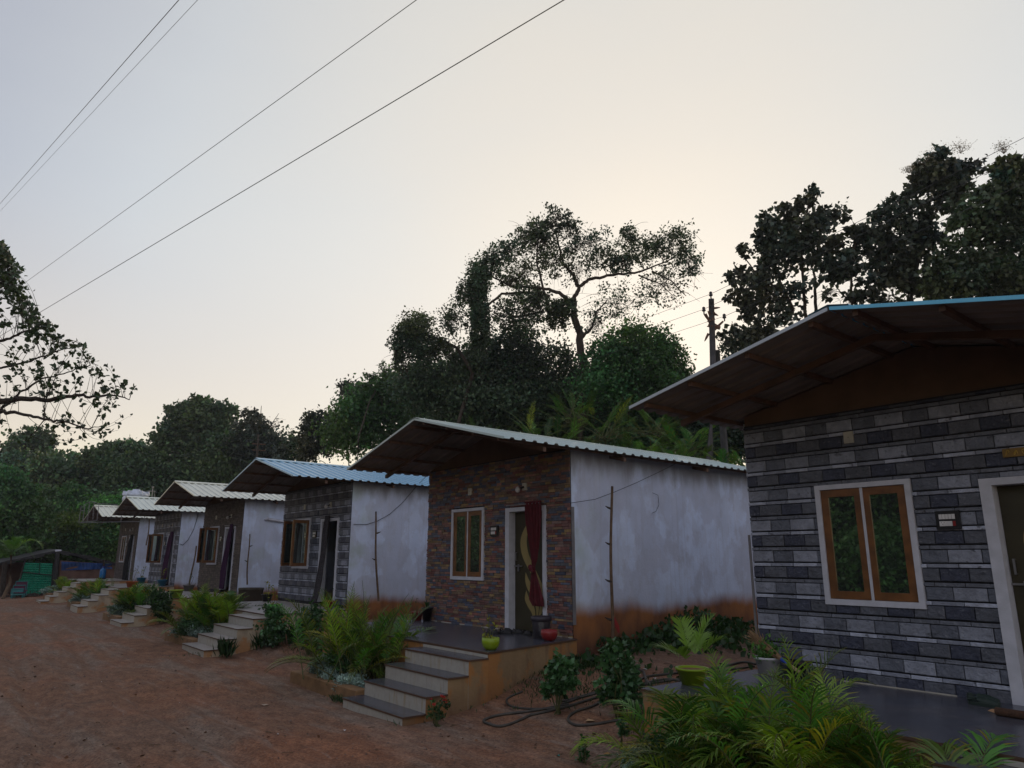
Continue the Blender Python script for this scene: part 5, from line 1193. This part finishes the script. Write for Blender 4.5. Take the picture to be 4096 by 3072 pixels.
# second plant in the near yellow pot: thin yellow stem is part of the scene's pot
# bucket
T_ = thing('bucket', P2(4.04, -.42), 'dark grey lidded plastic bucket with pale printed lines by the door', 'bucket')
mb = MB(); mb.lathe([(.001, .001), (.125, 0), (.15, .27), (.155, .275)], 28); mb.build('tub', mat('grey_plastic_tub', (.075, .07, .085), .5), T_, True)
mb = MB(); mb.lathe([(.158, .262), (.168, .265), (.168, .325), (.15, .335), (.001, .33)], 28); mb.build('lid', mat('dark_lid', (.03, .025, .035), .5), T_, True)
mb = MB(); dirc = math.atan2(-CD+.42, 0-P2(4.04, 0)[0])
rs = random.Random(9)
for k in range(11):
    z = .05+k*.019; r_ = .127+.024*z/.27*1.05; w_ = rs.uniform(.5, .75) if k > 3 else rs.uniform(.3, .5)
    for s in range(8):
        a0 = dirc-w_*.5+w_*s/8*1.0; a1 = a0+w_/8*rs.choice((.6, .9, 1.0))
        mb.face([(r_*math.cos(a0), r_*math.sin(a0), z), (r_*math.cos(a1), r_*math.sin(a1), z), ((r_+.0008)*math.cos(a1), (r_+.0008)*math.sin(a1), z+.007), ((r_+.0008)*math.cos(a0), (r_+.0008)*math.sin(a0), z+.007)])
mb.build('printed_label', mat('pale_print', (.22, .23, .22), .6), T_)
# footwear
def sandal(loc, rz, label, m, clog=False, s=1.0):
    T_ = thing('clog' if clog else 'sandal', loc, label, 'shoe', None, rz); mb = MB(); n = 14; V = []
    for j in range(n):
        t = j/(n-1); w_ = (.036+.014*math.sin(t*3.0-.4))*min(1, math.sqrt(max(0, 1-(2*t-1)**6))+.02)*s; V.append((t*.27*s, w_))
    for j in range(n-1):
        (x0, w0), (x1, w1_) = V[j], V[j+1]
        mb.face([(x0, -w0, .03), (x1, -w1_, .03), (x1, w1_, .03), (x0, w0, .03)]); mb.face([(x0, -w0, .001), (x0, w0, .001), (x1, w1_, .001), (x1, -w1_, .001)])
        mb.face([(x0, -w0, .001), (x1, -w1_, .001), (x1, -w1_, .03), (x0, -w0, .03)]); mb.face([(x0, w0, .001), (x0, w0, .03), (x1, w1_, .03), (x1, w1_, .001)])
    mb.build('sole', m, T_)
    mb = MB()
    def arch(x, w_, h, n_=8): return [(x, w_*math.cos(math.pi*k/n_), .028+h*math.sin(math.pi*k/n_)) for k in range(n_+1)]
    rngs = ((.14, .26), ) if not clog else ((.10, .262),)
    for (a, b) in rngs:
        st_ = [arch(a*s, .052*s, .05*s), arch((a+b)/2*s, .052*s, .048*s), arch(b*s, .035*s, .022*s), arch((b+.008)*s, .02*s, .004*s)]
        for q in range(3):
            for k in range(8): mb.face([st_[q][k], st_[q+1][k], st_[q+1][k+1], st_[q][k+1]])
    if clog:
        bk = [(.004+.03*abs(k-4)/4*s, (k-4)/4*.042*s) for k in range(9)]
        for k in range(8): mb.face([(bk[k][0], bk[k][1], .028), (bk[k+1][0], bk[k+1][1], .028), (bk[k+1][0]-.004, bk[k+1][1]*1.05, .07), (bk[k][0]-.004, bk[k][1]*1.05, .07)])
        for sg in (-1, 1): mb.tube([(.02, sg*.044*s, .05), (.07*s, sg*.05*s, .055), (.12*s, sg*.053*s, .045)], .007, 5)
    else: mb.tube([(.07*s, -.042*s, .03), (.05*s, -.02*s, .06), (.04*s, 0, .075), (.05*s, .02*s, .06), (.07*s, .042*s, .03)], .008, 5)
    mb.build('strap', m, T_, True); return T_
dk = mat('dark_rubber', (.014, .014, .017), .6); dg = mat('dark_green_rubber', (.018, .035, .028), .6)
for k, (x, y, a, l) in enumerate(((2.85, -.34, .3, 'left black sandal under the multicoloured cottage door frame'), (3.15, -.30, .1, 'middle black sandal in front of the olive door'), (3.42, -.28, -.2, 'right black sandal near the bucket'), (3.08, -.55, .5, 'black sandal nearest the porch edge, before the olive door'), (2.95, -.68, .2, 'second black sandal set out from the door'))):
    sandal(P2(x, y), a, l, dk)
sandal(P1(2.30, -.16), -.1, 'dark green clog against the nearest cottage wall', dg, True, 1.05); sandal(P1(2.36, -.32), -.12, 'dark green clog in front of its pair by the nearest cottage door', dg, True, 1.05)
mb = MB()
for k in range(5):
    mb.tube([(0, 0, .035), (.75, -.03, .035)], .034-k*.006, 10) if k == 0 else None
mb.tube([(0.01, .03, .012), (.74, .0, .012)], .012, 6)
o = mb.build('rolled_mat', mat('brown_woven_mat', (.07, .035, .02), .95, .6, 60, .5, 120), None, True, loc=P1(2.72, -.72)); tag(o, 'rolled brown woven mat on the nearest porch', 'mat')
mb = MB(); mb.face([(0, 0, .012), (.06, -.02, .004), (.05, .02, .03), (.02, .03, .025)]); o = mb.build('dry_leaf', mat('tan_dry_leaf', (.35, .2, .1), .8), None, loc=P1(2.62, -.62)); tag(o, 'single tan dry leaf lying beside the rolled mat', 'leaf')
# broom
a = onY(*Z_(2400, 2172, .5425)(1475, 955), -.36); b = onY(*Z_(2400, 2172, .5425)(1110, 690), -.26)
a[2] = max(a[2], PZ[0]+.01); T_ = thing('broom', a, 'straw broom with blue bound grip leaning over the pots', 'broom'); v = b-a; mb = MB(); rng = np.random.default_rng(4)
for k in range(46):
    j0 = rng.normal(size=3)*.012; j1 = rng.normal(size=3)*np.array([.045, .045, .045]); mb.tube([v*.36+j0*.6, v*.7+j0*1.8, v*rng.uniform(.9, 1.03)+j1+np.array([0, 0, .02])], [.007, .006, .004], 4, cap=False)
mb.build('bristles', mat('dry_straw', (.26, .165, .085), .9, .4, 20), T_)
mb = MB(); rr = [.019, .021, .02]
for k in range(12): q = rng.normal(size=3)*.009; mb.tube([q, v*.36+q*.7], [.0045, .0045], 5)
mb.build('handle', mat('pale_reed', (.36, .28, .16), .8), T_)
mb = MB(); mb.tube([v*.2, v*.36], .024, 10); mb.build('grip', mat('blue_tape', (.01, .05, .32), .4), T_)

# ------------------------------------------------------------------ sticks, cables and pipes on the side walls
def stick(i, q0, q1, label, r=.02, knots=True, cloth=False, off=.28):
    X = HX[i]+HW+off; a = onX(*q0, X); b = onX(*q1, X); g0 = float(gz(b[0], b[1])); b[2] = min(b[2], g0+.0) if i == 1 else b[2]
    T_ = thing('wooden_stick', b, label, 'stick', 'upright clothes line sticks beside the cottages'); v = a-b; mb = MB(); rng = np.random.default_rng(i)
    pts = [v*t+np.array([.012*math.sin(t*7+i), .018*math.sin(t*5+i), 0]) for t in np.linspace(0, 1, 14)]; mb.tube(pts, np.linspace(r*1.15, r*.85, 14), 7)
    mb.build('shaft', M['stick'], T_, True)
    if knots:
        for t in (.2, .42, .64, .86) if i == 1 else (.45, .75):
            mb = MB(); c = v*t; s = 1 if int(t*10) % 2 else -1; mb.tube([c, c+np.array([.03*s, .06*s, .02]), c+np.array([.04*s, .11*s, .045])], [.022, .016, .006], 5); mb.build('knot', M['bark'], T_)
    return T_, b, v
z4_ = Z_(2000, 1650, .5425); z2_ = Z_(1000, 1650, .5425); y6 = Z_(600, 1800, .3616); y5 = Z_(300, 1850, .3013)
T_, b, v = stick(1, z4_(825, 545), Z_(2400, 2172, .5425)(85, 830), 'knobbly wooden stick against the big stained side wall', .025)
mb = MB(); c = b+v*.19; rng = np.random.default_rng(2); V = []
for k in range(5):
    o = np.array([0, .03+.02*k, -.03*k]); mb.face([o+np.array([.02, 0, .06]), o+np.array([.03, .03, .07]), o+np.array([.035, .035, -.05-.02*(k % 2)]), o+np.array([.02, .0, -.06])])
    mb.face([o+np.array([.03, .0, .05]), o+np.array([.02, .03, .06]), o+np.array([.02, .04, -.04]), o+np.array([.04, .01, -.09])])
o = mb.build('red_cloth', mat('faded_red_cloth', (.30, .035, .03), .9), None, loc=tuple(c)); tag(o, 'crumpled red cloth tied low on the knobbly stick', 'cloth')
stick(2, z2_(925, 730), z2_(942, 1390), 'brown stick against the light blue roof cottage side wall', .024)
stick(3, y6(1100, 930), y6(1075, 1490), 'stick standing by the concrete drum', .022)
stick(4, y6(512, 1060), y6(435, 1515), 'leaning stick left of the open brown window', .03, False)
stick(5, y5(990, 755), y5(950, 1100), 'short stick on the farthest cottage side wall', .028, False)
def wallcable(i, pts, label, r=.006, off=.03):
    P_ = [onX(*q, HX[i]+HW+off) for q in pts]; C = []
    for a in range(len(P_)-1):
        for t in np.linspace(0, 1, 6, endpoint=False): C.append(P_[a]+(P_[a+1]-P_[a])*t)
    C.append(P_[-1]); cable('wall_cable', C, r, label, group='thin cables on the side walls')
wallcable(1, [z4_(525, 667), z4_(700, 640), z4_(830, 592), z4_(1000, 520), z4_(1180, 435), z4_(1330, 360)], 'thin cable slanting over the big stained side wall', .005, .1)
wallcable(1, [z4_(1125, 592), z4_(1165, 610), z4_(1172, 680), z4_(1150, 730), z4_(1120, 742)], 'short loose wire hanging from a nail in the big side wall', .004)
wallcable(2, [z2_(765, 824), z2_(860, 826), z2_(940, 800), z2_(1030, 750), z2_(1130, 660), z2_(1230, 540), z2_(1300, 470)], 'cable sagging over the light blue roof cottage side wall', .007)
wallcable(4, [y5(1385, 1080), y5(1430, 1095), y5(1500, 1030), y5(1570, 900), y5(1610, 780), y5(1645, 640)], 'cable looping on the white tank cottage side wall', .009)
mb = MB(); a = onX(*z2_(125, 792), HX[3]+HW+.05); b = onX(*z2_(300, 806), HX[3]+HW+.05); l0 = np.array([HX[3], 0, HZ[3]])
a = onX(*y6(1310, 765), HX[3]+HW+.05); b = onX(*y6(1475, 790), HX[3]+HW+.05)
mb.tube([a-l0, b-l0], .05, 10); mb.tube([a-l0+np.array([0, 0, .02]), a-l0+np.array([.0, -.12, -.02])], [.05, .03], 8); mb.build('drain_pipe', M['white'], h4)
for i, H in ((0, h1), (1, h2)):
    mb = MB()
    if i == 0: mb.tube([(-.035, -.02, 1.62), (-.035, -.02, -.3)], .016, 8)
    else: mb.box((HW+.014, -.02, .2), (HW+.03, .04, 2.05))
    mb.build('corner_strip', M['concrete'], H)
# concrete drum
c = onZ(*y6(1180, 1645), .0); c = at(*y6(1180, 1600), 21.5)
T_ = thing('concrete_drum', (HX[3]+5.35, .1, float(gz(HX[3]+5.35, .1))), 'mossy concrete drum between the purple curtain cottage and the blue roofed one', 'drum')
mb = MB(); mb.lathe([(.36, -.05), (.37, .55), (.385, .56), (.385, .62), (.33, .62), (.32, .3), (.001, .3)], 24); mb.build('drum', mat('mossy_concrete', (.07, .06, .045), .95, .5, 4, .4, 20), T_, True)

# ------------------------------------------------------------------ water tank, metal frame, far shed
tc_ = onX(546, 1965, -46.0); DT = float((tc_-O)@fw); zb_ = at(546, 1990, DT)[2]
T_ = thing('water_tank', (tc_[0], tc_[1], zb_), 'white ribbed water tank behind the pale roof ridge', 'water tank'); k = DT/CF; r_ = 47*k
mb = MB(); mb.lathe([(.001, -.9), (r_*.98, -.9), (r_*.98, -.2), (r_, -.18), (r_, -.02), (r_*.96, 0), (r_*.96, .06), (r_, .08), (r_, .13), (r_*.96, .15), (r_*.95, .2), (r_*.7, .33), (r_*.3, .40), (r_*.28, .46), (.001, .47)], 28); mb.build('tank_shell', mat('white_tank_plastic', (.50, .56, .66), .4), T_, True)
for a in range(6):
    an = a*math.pi/3+.2; mb = MB(); c_, s_ = math.cos(an), math.sin(an)
    mb.tube([(c_*r_*.9, s_*r_*.9, .12), (c_*r_*.86, s_*r_*.86, .34)], [.12, .10], 6); mb.build('lug', bpy.data.materials['white_tank_plastic'], T_)
mb = MB(); g_ = float(gz(tc_[0], tc_[1])); mb.box((-.3, .2, g_-zb_-.2), (.3, .8, -.98)); mb.box((-.8, -.8, -.979), (.8, .8, -.905)); mb.build('stand', M['concrete'], T_)
mb = MB(); P_ = [at(*y5(*q), DT-.4)-np.array([tc_[0], tc_[1], zb_]) for q in ((975, 380), (1060, 380), (1055, 470))]; mb.tube(P_, .025, 6)
P_ = [at(*y5(*q), DT-.4)-np.array([tc_[0], tc_[1], zb_]) for q in ((1015, 520), (1035, 325))]; mb.tube(P_, .025, 6); P_ = [at(*y5(*q), DT-.4)-np.array([tc_[0], tc_[1], zb_]) for q in ((1022, 326), (1048, 326))]; mb.tube(P_, .03, 6)
mb.build('vent_pipe', M['tile_light'], T_)
XF = HX[5]+4.95; F_ = lambda x, y: onX(*y5(x, y), XF)-np.array([HX[5], 0, HZ[5]])
mb = MB(); tr = .016
for pl_ in ([(75, 595), (110, 580), (150, 545), (200, 520), (250, 525), (300, 545), (330, 545), (560, 560)], [(50, 795), (290, 775)], [(290, 775), (320, 545)], [(235, 760), (255, 525)], [(165, 775), (195, 520)], [(100, 790), (130, 570)], [(50, 795), (80, 590)], [(75, 640), (125, 640)],
             [(70, 800), (500, 790), (915, 785)], [(610, 775), (622, 665)], [(915, 785), (925, 665)], [(560, 560), (620, 665)]):
    mb.tube([F_(*q) for q in pl_], tr, 5)
mb.build('metal_frame', M['concrete'], h6)

XS = -47; S_ = lambda x, y, X=XS: onX(*c1b(x, y), X)
sb_ = np.array([XS, -2.2, -.8]); T_ = thing('tarpaulin_shed', sb_, 'low black roofed shed with green net and blue tarpaulin at the far end', 'shed')
c6 = Z_(0, 2050, .2231); Sx = lambda x, y, X=XS: onX(*c6(x, y), X)-sb_
tarp = mat('black_tarpaulin', (.022, .022, .026), .5, .4, 4, .4, 10); net = mat('green_shade_net', (.006, .26, .15), .8, .3, 6); bt = mat('blue_tarpaulin', (.02, .07, .24), .6, .3, 4, .4, 8); mudw = mat('mud_plaster_wall', (.16, .095, .075), .95, .3, 3)
mb = MB()
top_ = [(0, 900), (130, 860), (280, 840), (430, 805), (600, 765), (800, 720), (990, 682), (1110, 682), (1250, 710), (1400, 745), (1569, 770), (1800, 830), (1980, 880), (2080, 905)]
for a in range(len(top_)-1):
    p, q = top_[a], top_[a+1]; dx_ = np.array([-3.8, 0, .1])
    A0, A1 = Sx(*p), Sx(*q); B0, B1 = A0+dx_, A1+dx_; t_ = np.array([0, 0, -.16-.05*math.sin(a*2.1)])
    mb.face([A0, A1, B1, B0]); mb.face([A0+t_, B0+t_, B1+t_, A1+t_]); mb.face([A0, A0+t_, A1+t_, A1]); mb.face([B0, B1, B1+t_, B0+t_])
mb.build('roof', tarp, T_)
mb = MB(); A = [Sx(990, 676), Sx(1108, 676)]; mb.face([A[0]+np.array([.02, 0, 0]), A[1]+np.array([.02, 0, 0]), A[1]+np.array([-.3, 0, .03]), A[0]+np.array([-.3, 0, .03])]); mb.face([Sx(990, 705)+np.array([.02, 0, 0]), Sx(1100, 690)+np.array([.02, 0, 0]), A[1]+np.array([.02, 0, 0]), A[0]+np.array([.02, 0, 0])]); mb.build('roof_patch', M['white'], T_)
for k, (q0, q1, r_) in enumerate((((1030, 720), (960, 1500), .11), ((990, 900), (905, 1500), .06), ((450, 830), (360, 1190), .04), ((90, 900), (30, 1530), .12), ((1860, 850), (1840, 1350), .05))):
    mb = MB(); mb.tube([Sx(*q0)+np.array([.06, 0, 0]), Sx(*q1)+np.array([.06, 0, 0])], r_, 7); mb.build('post', tarp if k < 3 else M['bark'], T_)
def sheet(name, pts, m, wav=.03, n=14):
    mb = MB(); TL, TR, BR, BL = [np.array(p) for p in pts]; rng = np.random.default_rng(len(name))
    def P_(u, v): q = (TL+(TR-TL)*u)*(1-v)+(BL+(BR-BL)*u)*v; return q+np.array([.4*wav*math.sin(v*6+u*2)+wav*.6*math.sin(u*9+v*4), 0, 0])
    for a in range(n):
        for b in range(n): mb.face([P_(a/n, b/n), P_(a/n, (b+1)/n), P_((a+1)/n, (b+1)/n), P_((a+1)/n, b/n)])
    o = mb.build(name, m, T_, True); s_ = o.modifiers.new('s', 'SOLIDIFY'); s_.thickness = .006
sheet('shade_net', [Sx(455, 900), Sx(945, 915), Sx(905, 1500), Sx(230, 1500)], net)
sheet('blue_tarpaulin', [Sx(1100, 880), Sx(2010, 920), Sx(2010, 1010), Sx(1100, 1040)], bt, .06)
mb = MB(); w_ = [Sx(1080, 860), Sx(2050, 930), Sx(2050, 1560), Sx(1040, 1560)]; bk = np.array([-.12, 0, 0])
mb.face([q+bk*.4 for q in w_]); mb.face([q+bk*1.5 for q in w_[::-1]]); mb.build('mud_wall', mudw, T_)
mb = MB(); w_ = [Sx(30, 900), Sx(2050, 900), Sx(2050, 1560), Sx(0, 1560)]; bk = np.array([-3.6, 0, 0]); mb.face([q+bk for q in w_]); mb.face([q+bk*1.02 for q in w_[::-1]]); mb.build('back_wall', mudw, T_)
mb = MB(); mb.tube([Sx(395, 1068)+np.array([.05, 0, 0]), Sx(990, 1130)+np.array([.05, 0, 0])], .03, 6); mb.build('rail', tarp, T_)
mb = MB(); mb.tube([Sx(715, 890)+np.array([.04, 0, 0]), Sx(700, 1100)+np.array([.04, 0, 0])], .03, 6); mb.build('net_seam', mat('dark_green_cord', (.005, .09, .05), .8), T_)
# plastic chairs stack
cc_ = [mat('purple_plastic', (.10, .012, .06), .4), mat('teal_plastic', (.05, .26, .28), .4)]
for k, (x, y, m_) in enumerate(((395, 1235, 0), (355, 1305, 0), (315, 1370, 1))):
    b_ = onX(*c6(x, y), XS+1.2+k*.25); g_ = float(gz(b_[0], b_[1])); hh_ = b_[2]-g_; R_ = thing('plastic_chair', (b_[0], b_[1], g_), ['tallest purple plastic chair with teal edge by the green net', 'middle purple plastic chair with teal edge', 'lowest teal plastic chair in front'][k], 'chair', 'plastic chairs by the green net')
    w_ = .26; sh_ = max(.12, hh_*.45)
    mb = MB(); mb.box((-.02, -w_, sh_), (.02, w_, hh_)); mb.build('backrest', cc_[m_], R_)
    mb = MB(); mb.tube([(.03, -w_, sh_), (.03, -w_, hh_), (.03, w_, hh_), (.03, w_, sh_)], .025, 5); mb.build('edge', cc_[1], R_)
    mb = MB(); mb.box((.0, -w_, sh_-.04), (.42, w_, sh_-.003)); mb.build('seat', cc_[m_], R_)
    for sx_ in (.03, .39):
        for sy_ in (-w_+.03, w_-.03): mb = MB(); mb.tube([(sx_, sy_, sh_-.04), (sx_, sy_, 0)], .02, 5); mb.build('leg', cc_[1], R_)
# brushwood
rng = np.random.default_rng(5); mb = MB(); c = G(*c6(470, 1510)); 
for k in range(70):
    a = rng.normal(size=3)*np.array([.35, .55, .1]); a[2] = abs(a[2]); d_ = rng.normal(size=3)*np.array([.3, .35, .12]); b2_ = a+d_; b2_[2] = abs(b2_[2]); mb.tube([a, b2_], rng.uniform(.008, .03), 4)
o = mb.build('brushwood_pile', M['bark'], None, loc=tuple(c)); tag(o, 'heap of brushwood in front of the green net', 'brushwood', kind='stuff')
# small palm in front of the shed
pc = at(42, 2210, 36); g_ = float(gz(pc[0], pc[1])); T_ = thing('small_palm', (pc[0], pc[1], g_), 'small palm with one arching frond in front of the shed, far left', 'palm'); bs = np.array([pc[0], pc[1], g_]); rng = np.random.default_rng(6)
mb = MB(); mb.tube([(0, 0, 0), at(40, 2330, 36)-bs, at(45, 2220, 36)-bs], [.09, .07, .05], 8); mb.build('trunk', M['stick'], T_, True)
V, F, T = [], [], []
def addf(v, f, c): 
    global V, F, T
    o = len(V); V += v; F += [tuple(o+i for i in q) for q in f]; T += [c]*len(f)
b0 = at(45, 2215, 36)-bs
for k in range(16):
    az = rng.uniform(0, 6.28); el = R(rng.uniform(5, 80)); v, f, p = frond_geo(b0, (math.cos(az)*math.cos(el), math.sin(az)*math.cos(el), math.sin(el)), rng.uniform(.9, 1.3), 18, .4, rng, 1.6, .12, .3, .2); addf(v, f, (.6, .75, .7))
dv = rt*.62+np.array([0, 0, .8]); v, f, p = frond_geo(b0, dv, 2.1, 34, .36, rng, 2.3, .14, .3, .12); addf(v, f, (1.5, 1.35, 1.0))
npmesh('fronds', np.array(V), np.array(F), np.array(T), M['palm'], T_)
# water jug on the farthest porch
c = onX(*y5(365, 1505), HX[5]+1.2); T_ = thing('water_jug', (c[0], c[1], PZ[5]+.0), 'blue water dispenser jug on the farthest porch', 'water jug')
z_ = 0; jm = mat('blue_jug_plastic', (.015, .16, .42), .2)
if c[1] > -.3: T_.location.y = -1.2; T_.location.x = onY(*y5(365, 1505), -1.2)[0]
mb = MB(); mb.lathe([(.001, .05), (.14, .05), (.15, .12), (.145, .2), (.15, .28), (.15, .42), (.11, .5), (.05, .54), (.05, .58)], 20); mb.build('bottle', jm, T_, True)
mb = MB(); mb.lathe([(.06, .57), (.06, .63), (.001, .64)], 16); mb.build('cap', mat('deep_blue_cap', (.005, .02, .25), .4), T_, True)
mb = MB(); mb.lathe([(.001, .0), (.19, .0), (.2, .05), (.001, .055)], 20); mb.build('stand', M['black'], T_)

# ------------------------------------------------------------------ gravel, litter, twigs
rng = np.random.default_rng(12); n = 9000
t = rng.random(n); px_ = rng.uniform(-50, 4100, n); X_ = []; 
dist = 3.5*(26/3.5)**(rng.random(n)**1.1); az = CY+rng.uniform(-.68, .68, n); X_ = np.sin(az)*dist; Y_ = -CD+np.cos(az)*dist
ok = (Y_ < -2.2) | ((X_ > HX[1]+5.1) & (X_ < HX[0]-.1) & (Y_ < 4)); 
for i in range(6): ok &= ~((X_ > HX[i]-.3) & (X_ < HX[i]+5.0) & (Y_ > -3.75) & (Y_ < 7))
X_, Y_ = X_[ok], Y_[ok]; n = len(X_); s = rng.uniform(.003, .012, n)*(1+.05*np.hypot(X_, Y_+CD)); s[rng.random(n) < .03] *= 1.8
Pc = np.stack([X_, Y_, gz(X_, Y_)+s*.2], 1); oc = np.array([[1, 0, 0], [0, 1, 0], [-1, 0, 0], [0, -1, 0], [0, 0, .7], [0, 0, -.7]], float)
ro = rng.uniform(0, 6.28, n); c_, s_ = np.cos(ro), np.sin(ro); V = np.repeat(oc[None], n, 0)*rng.uniform(.6, 1.3, (n, 6, 1)); Vx = V[..., 0]*c_[:, None]-V[..., 1]*s_[:, None]; Vy = V[..., 0]*s_[:, None]+V[..., 1]*c_[:, None]
V = np.stack([Vx, Vy*.75, V[..., 2]], -1)*s[:, None, None]+Pc[:, None]; fo = np.array([[0, 1, 4], [1, 2, 4], [2, 3, 4], [3, 0, 4]]); F = (np.arange(n)[:, None, None]*6+fo[None]).reshape(-1, 3)
g = rng.uniform(.4, 1.2, n); wh = rng.random(n) < .03; g[wh] *= 1.9; T = np.repeat(np.stack([g*1.1, g*np.where(wh, 1.05, .85), g*np.where(wh, 1.0, .7)], 1), 4, 0)
o = npmesh('gravel', V.reshape(-1, 3), F, T, mat('gravel_stone', (.17, .15, .14), .95, .3, 8, attr=True)); tag(o, 'loose gravel and grit on the red soil yard', 'gravel', kind='stuff')
mb = MB(); rs = random.Random(3)
for k in range(260):
    dd = rs.uniform(3.5, 20); a_ = CY+rs.uniform(-.6, .65); x, y = math.sin(a_)*dd, -CD+math.cos(a_)*dd
    if y > -3.6 and not (HX[1]+5.2 < x < HX[0]-.2 and y < 3): continue
    z = float(gz(x, y))+.004; an = rs.uniform(0, 3.14); l_ = rs.uniform(.03, .14); mb.tube([(x, y, z), (x+l_*.5*math.cos(an), y+l_*.5*math.sin(an), z+.008), (x+l_*math.cos(an+.2), y+l_*math.sin(an+.2), z)], rs.uniform(.0015, .005), 4)
o = mb.build('fallen_twigs', M['stick'], None); tag(o, 'short dry twigs strewn over the soil', 'twigs', kind='stuff')
rng = np.random.default_rng(15); n = 420; dd = 3.5*(18/3.5)**rng.random(n); a_ = CY+rng.uniform(-.62, .68, n); X_ = np.sin(a_)*dd; Y_ = -CD+np.cos(a_)*dd; ok = (Y_ < -3.7) | ((X_ > HX[1]+5.2) & (X_ < HX[0]-.2) & (Y_ < 4)); X_, Y_ = X_[ok], Y_[ok]
P = np.stack([X_, Y_, gz(X_, Y_)+.008], 1); D = rng.normal(size=P.shape); D[:, 2] = np.abs(D[:, 2])*.2; V, F = leafgeo(P, D, .045, .32, rng); o = npmesh('leaf_litter', V, F, tints(len(P), rng, .4, 1.4), mat('dead_leaf', (.12, .065, .035), .9, attr=True)); tag(o, 'dead leaves scattered on the soil', 'leaf litter', kind='stuff')
papers = [(*c5(930, 685), 'white paper scrap behind the second bush', (.5, .5, .5), .05), (*c5(405, 1195), 'tan cardboard scrap inside the hose loop', (.42, .27, .14), .07), (1058, 2822, 'pale cardboard scrap on the yard near the nearest kerb', (.38, .30, .22), .06), (*c5(565, 1525), 'yellow brown scrap near the bottom edge', (.3, .17, .05), .05),
          (*c5(1035, 778), 'tiny white scrap beside the crosswise pipe', (.55, .55, .55), .025), (*c5(80, 1540), 'teal bottle cap at the bottom edge', (.01, .22, .2), .022), (*c5(888, 1318), 'blue plastic bit in bare soil', (.02, .06, .4), .02), (1378, 2925, 'white pebble like scrap before the lowest step', (.5, .5, .5), .02), (1110, 2940, 'small white scrap on the open yard', (.5, .5, .5), .018)]
for k, (x, y, l, c, s) in enumerate(papers):
    g_ = G(x, y); mb = MB(); a_ = k*1.3; r4 = [(s*math.cos(a_+q*1.57+.3*math.sin(q*5+k)), s*.8*math.sin(a_+q*1.57), .004+.012*(q % 2)) for q in range(4)]
    mb.face(r4); mb.face([(p[0], p[1], p[2]-.002) for p in r4[::-1]]); o = mb.build('scrap', mat('scrap_%s' % l.split()[0], c, .8), None, loc=(g_[0], g_[1], g_[2]+.004)); tag(o, l, 'litter', 'bits of litter on the soil')

# ------------------------------------------------------------------ thin evening haze over the whole yard
mb = MB(); mb.box((-152, -62, -3.5), (42, 132, 26)); hz = mb.build('haze', [], None); hz['kind'] = 'stuff'
hm = bpy.data.materials.new('evening_haze'); hm.use_nodes = True; n_ = hm.node_tree.nodes; n_.clear()
ho = n_.new('ShaderNodeOutputMaterial'); hv = n_.new('ShaderNodeVolumePrincipled'); hv.inputs['Color'].default_value = (.82, .90, 1.0, 1); hv.inputs['Density'].default_value = .0005; hv.inputs['Anisotropy'].default_value = .3
hm.node_tree.links.new(hv.outputs[0], ho.inputs['Volume']); hz.data.materials.append(hm)
